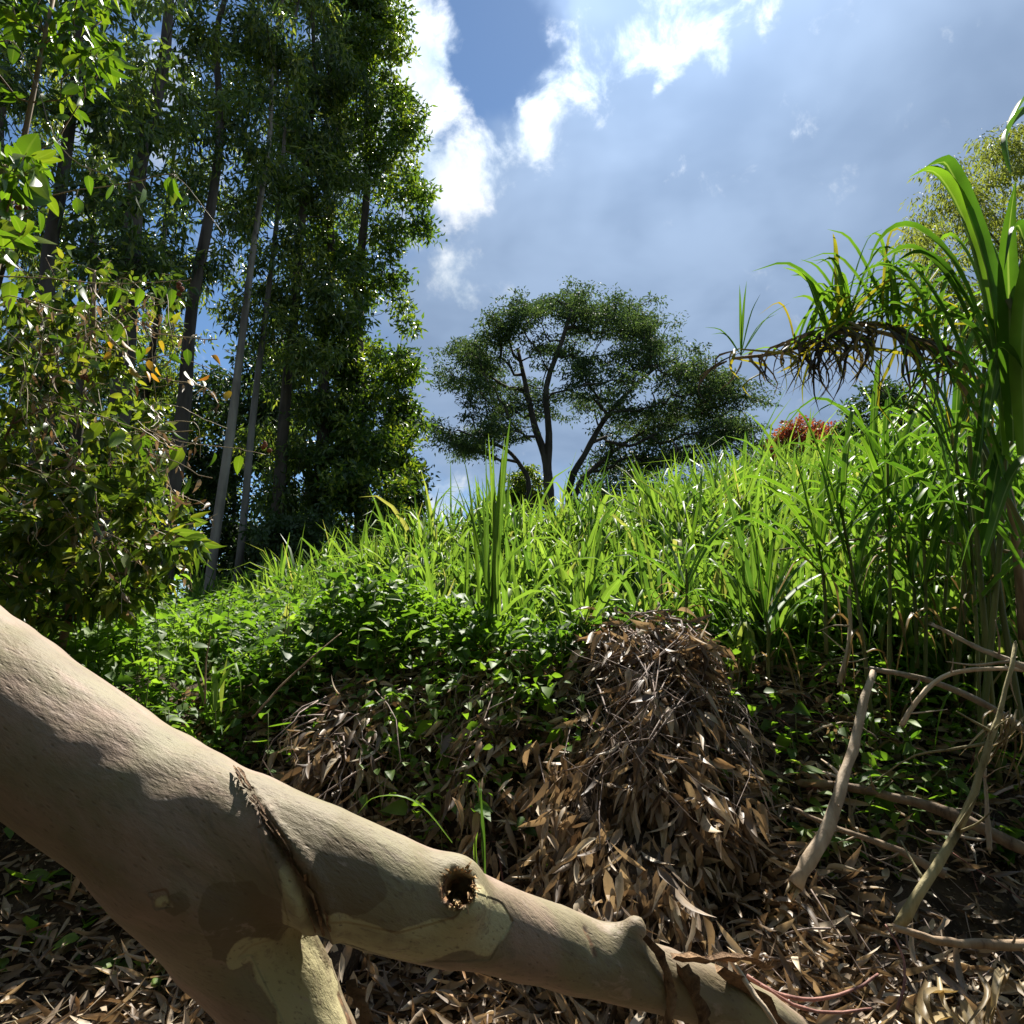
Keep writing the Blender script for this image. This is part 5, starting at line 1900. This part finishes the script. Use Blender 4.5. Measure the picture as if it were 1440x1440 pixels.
def vine(label, pts, d, hang, L, mat='vine_leaf', flower=None, r=.0035):
    P = spline([at(a, b, d) for a, b in pts], 30)
    P = P + np.cumsum(rng.normal(size=P.shape) * .004, 0)
    root = thing('vine', label, 'vine', P[0], 'bare vines with hanging leaves beside the wood')
    g = Geo()
    tube(g, P, np.linspace(r, r * .5, 30), 5)
    part('stem', g, M['straw'], root)
    for i in range(hang):
        t = rng.uniform(.1, 1)
        p = np.array([np.interp(t * 29, np.arange(30), P[:, k]) for k in range(3)])
        q = p + np.array([rng.normal() * .015, rng.normal() * .015, -.03])
        g = Geo()
        tube(g, np.stack([p, (p + q) / 2 + rng.normal(size=3) * .008, q]), [.0016, .0014, .0012], 4)
        st = part('leaf_stalk', g, M['straw'], root)
        Y = nrm(np.array([rng.normal() * .25, rng.normal() * .25, -1]))
        X = nrm(np.cross(Y, rand_dirs(1)[0]))
        l = L * rng.uniform(.7, 1.3)
        me = template_mesh('leaf', BROAD, int(rng.integers(4)), M[mat])
        piece('leaf', me, st, q, X * l * .48, Y * l, np.cross(X, Y) * l)
    if flower:
        fp = at(*flower, d)
        for k in range(5):
            g = Geo()
            c = fp + rng.normal(size=3) * .014
            tube(g, np.stack([c - [0, 0, .012], c - [0, 0, .004], c + [0, 0, .006], c + [0, 0, .012]]), [.003, .011, .012, .004], 7, rng.random(), wob=.2)
            part('dried_flower', g, M['dry_flower'], root)


vine('long bare vine stretching towards the pale stems with a dried red flower at its end', [(60, 560), (140, 578), (200, 600), (260, 612), (320, 615), (368, 625)], 3.3, 9, .13, flower=(371, 629))
vine('vine crossing in front of the thickest trunk with folded hanging leaves', [(-30, 386), (60, 390), (130, 394), (200, 398), (252, 395)], 3.2, 10, .12, flower=(250, 408))
vine('vine rising past the hanging creeper to a curled tip', [(-20, 300), (50, 282), (120, 268), (200, 258), (245, 247), (262, 262), (290, 295), (320, 335)], 3.4, 8, .11)
vine('slack vine drooping below the sunlit bough', [(-20, 60), (20, 60), (45, 120), (70, 185), (105, 222), (150, 242)], 3.0, 5, .09, flower=(30, 290))
vine('vine slanting up across the dark leaning trunk', [(60, 475), (120, 462), (180, 438), (235, 425), (258, 402)], 3.5, 6, .1, flower=(120, 530))
vine('twisted dry vine hanging down in front of the shrub', [(135, 690), (140, 720), (128, 750), (140, 780), (130, 805)], 3.2, 3, .07)
root = thing('yellowing_twig', 'twig with yellow and orange autumn leaves before the bare trunk', 'twig', at(170, 500, 3.5))
P = spline([at(150, 470, 3.5), at(190, 505, 3.45), at(240, 500, 3.4), at(300, 520, 3.4)], 16)
g = Geo()
tube(g, P, np.linspace(.004, .002, 16), 5)
part('stem', g, M['straw'], root)
for i in range(24):
    p = P[int(rng.integers(3, 16))] + rng.normal(size=3) * .05
    Y = nrm(np.array([rng.normal() * .5 + .3, rng.normal() * .4, -.8]))
    X = nrm(np.cross(Y, rand_dirs(1)[0]))
    l = rng.uniform(.05, .1)
    piece('leaf', template_mesh('leaf', BROAD, int(rng.integers(4)), M['yellow_old'] if i % 3 else M['vine_leaf']), root, p, X * l * .5, Y * l, np.cross(X, Y) * l)

# single green blades arching out of the dark hollow under the bank
root = thing('grass_sprig', 'single arching pale grass blade over the dark hollow behind the trunk', 'grass', at(635, 1180, 2.6))
strap(root, [(636, 1185, 2.6), (600, 1140, 2.58), (565, 1120, 2.56), (525, 1122, 2.55), (502, 1145, 2.54)], .014, 'grass')
root = thing('grass_sprig', 'upright thin grass sprig with a yellow tip among the twigs', 'grass', at(680, 1230, 2.8))
for pts in ([(680, 1235, 2.8), (680, 1170, 2.8), (672, 1110, 2.8), (662, 1095, 2.8)], [(682, 1235, 2.8), (678, 1160, 2.78), (676, 1100, 2.78)], [(670, 1220, 2.7), (668, 1190, 2.7), (672, 1170, 2.7)]):
    strap(root, pts, .014, 'grass')

# ------------------------------------------------------------------ unseen trees added behind the camera to block sky light from the gully
for i, (x, y, h, r) in enumerate(((-4.0, -4.2, 10, 3.4), (0.6, -5.5, 12, 3.8), (5.2, -4.2, 10, 3.4), (-8.0, -.5, 11, 3.0))):
    b = np.array([x, y, gz(x, y)])
    t = b + np.array([0, 0, h])
    tips = tips_column(b, t, b[2] + 1.6, b[2] + h, (lambda rr: (lambda q: rr * (.6 + .4 * np.sin(np.clip(q, 0, 1) * math.pi))))(r), 70)
    tree('shade_tree', ['dense tree on the gully side above the fallen trunk', 'tall dense tree standing in the gully behind', 'dense tree on the opposite side of the gully', 'dense tree at the upper end of the fallen trunk'][i], 'tree', b, t, .2, tips,
         hang_leaves(26, .8, .42, .2, .3, .6), M['dark_bark'], M['dense_leaf'], None)

for o in SC.objects:
    if o.parent is None and o.type == 'EMPTY' and 'kind' not in o:
        o['kind'] = 'thing'
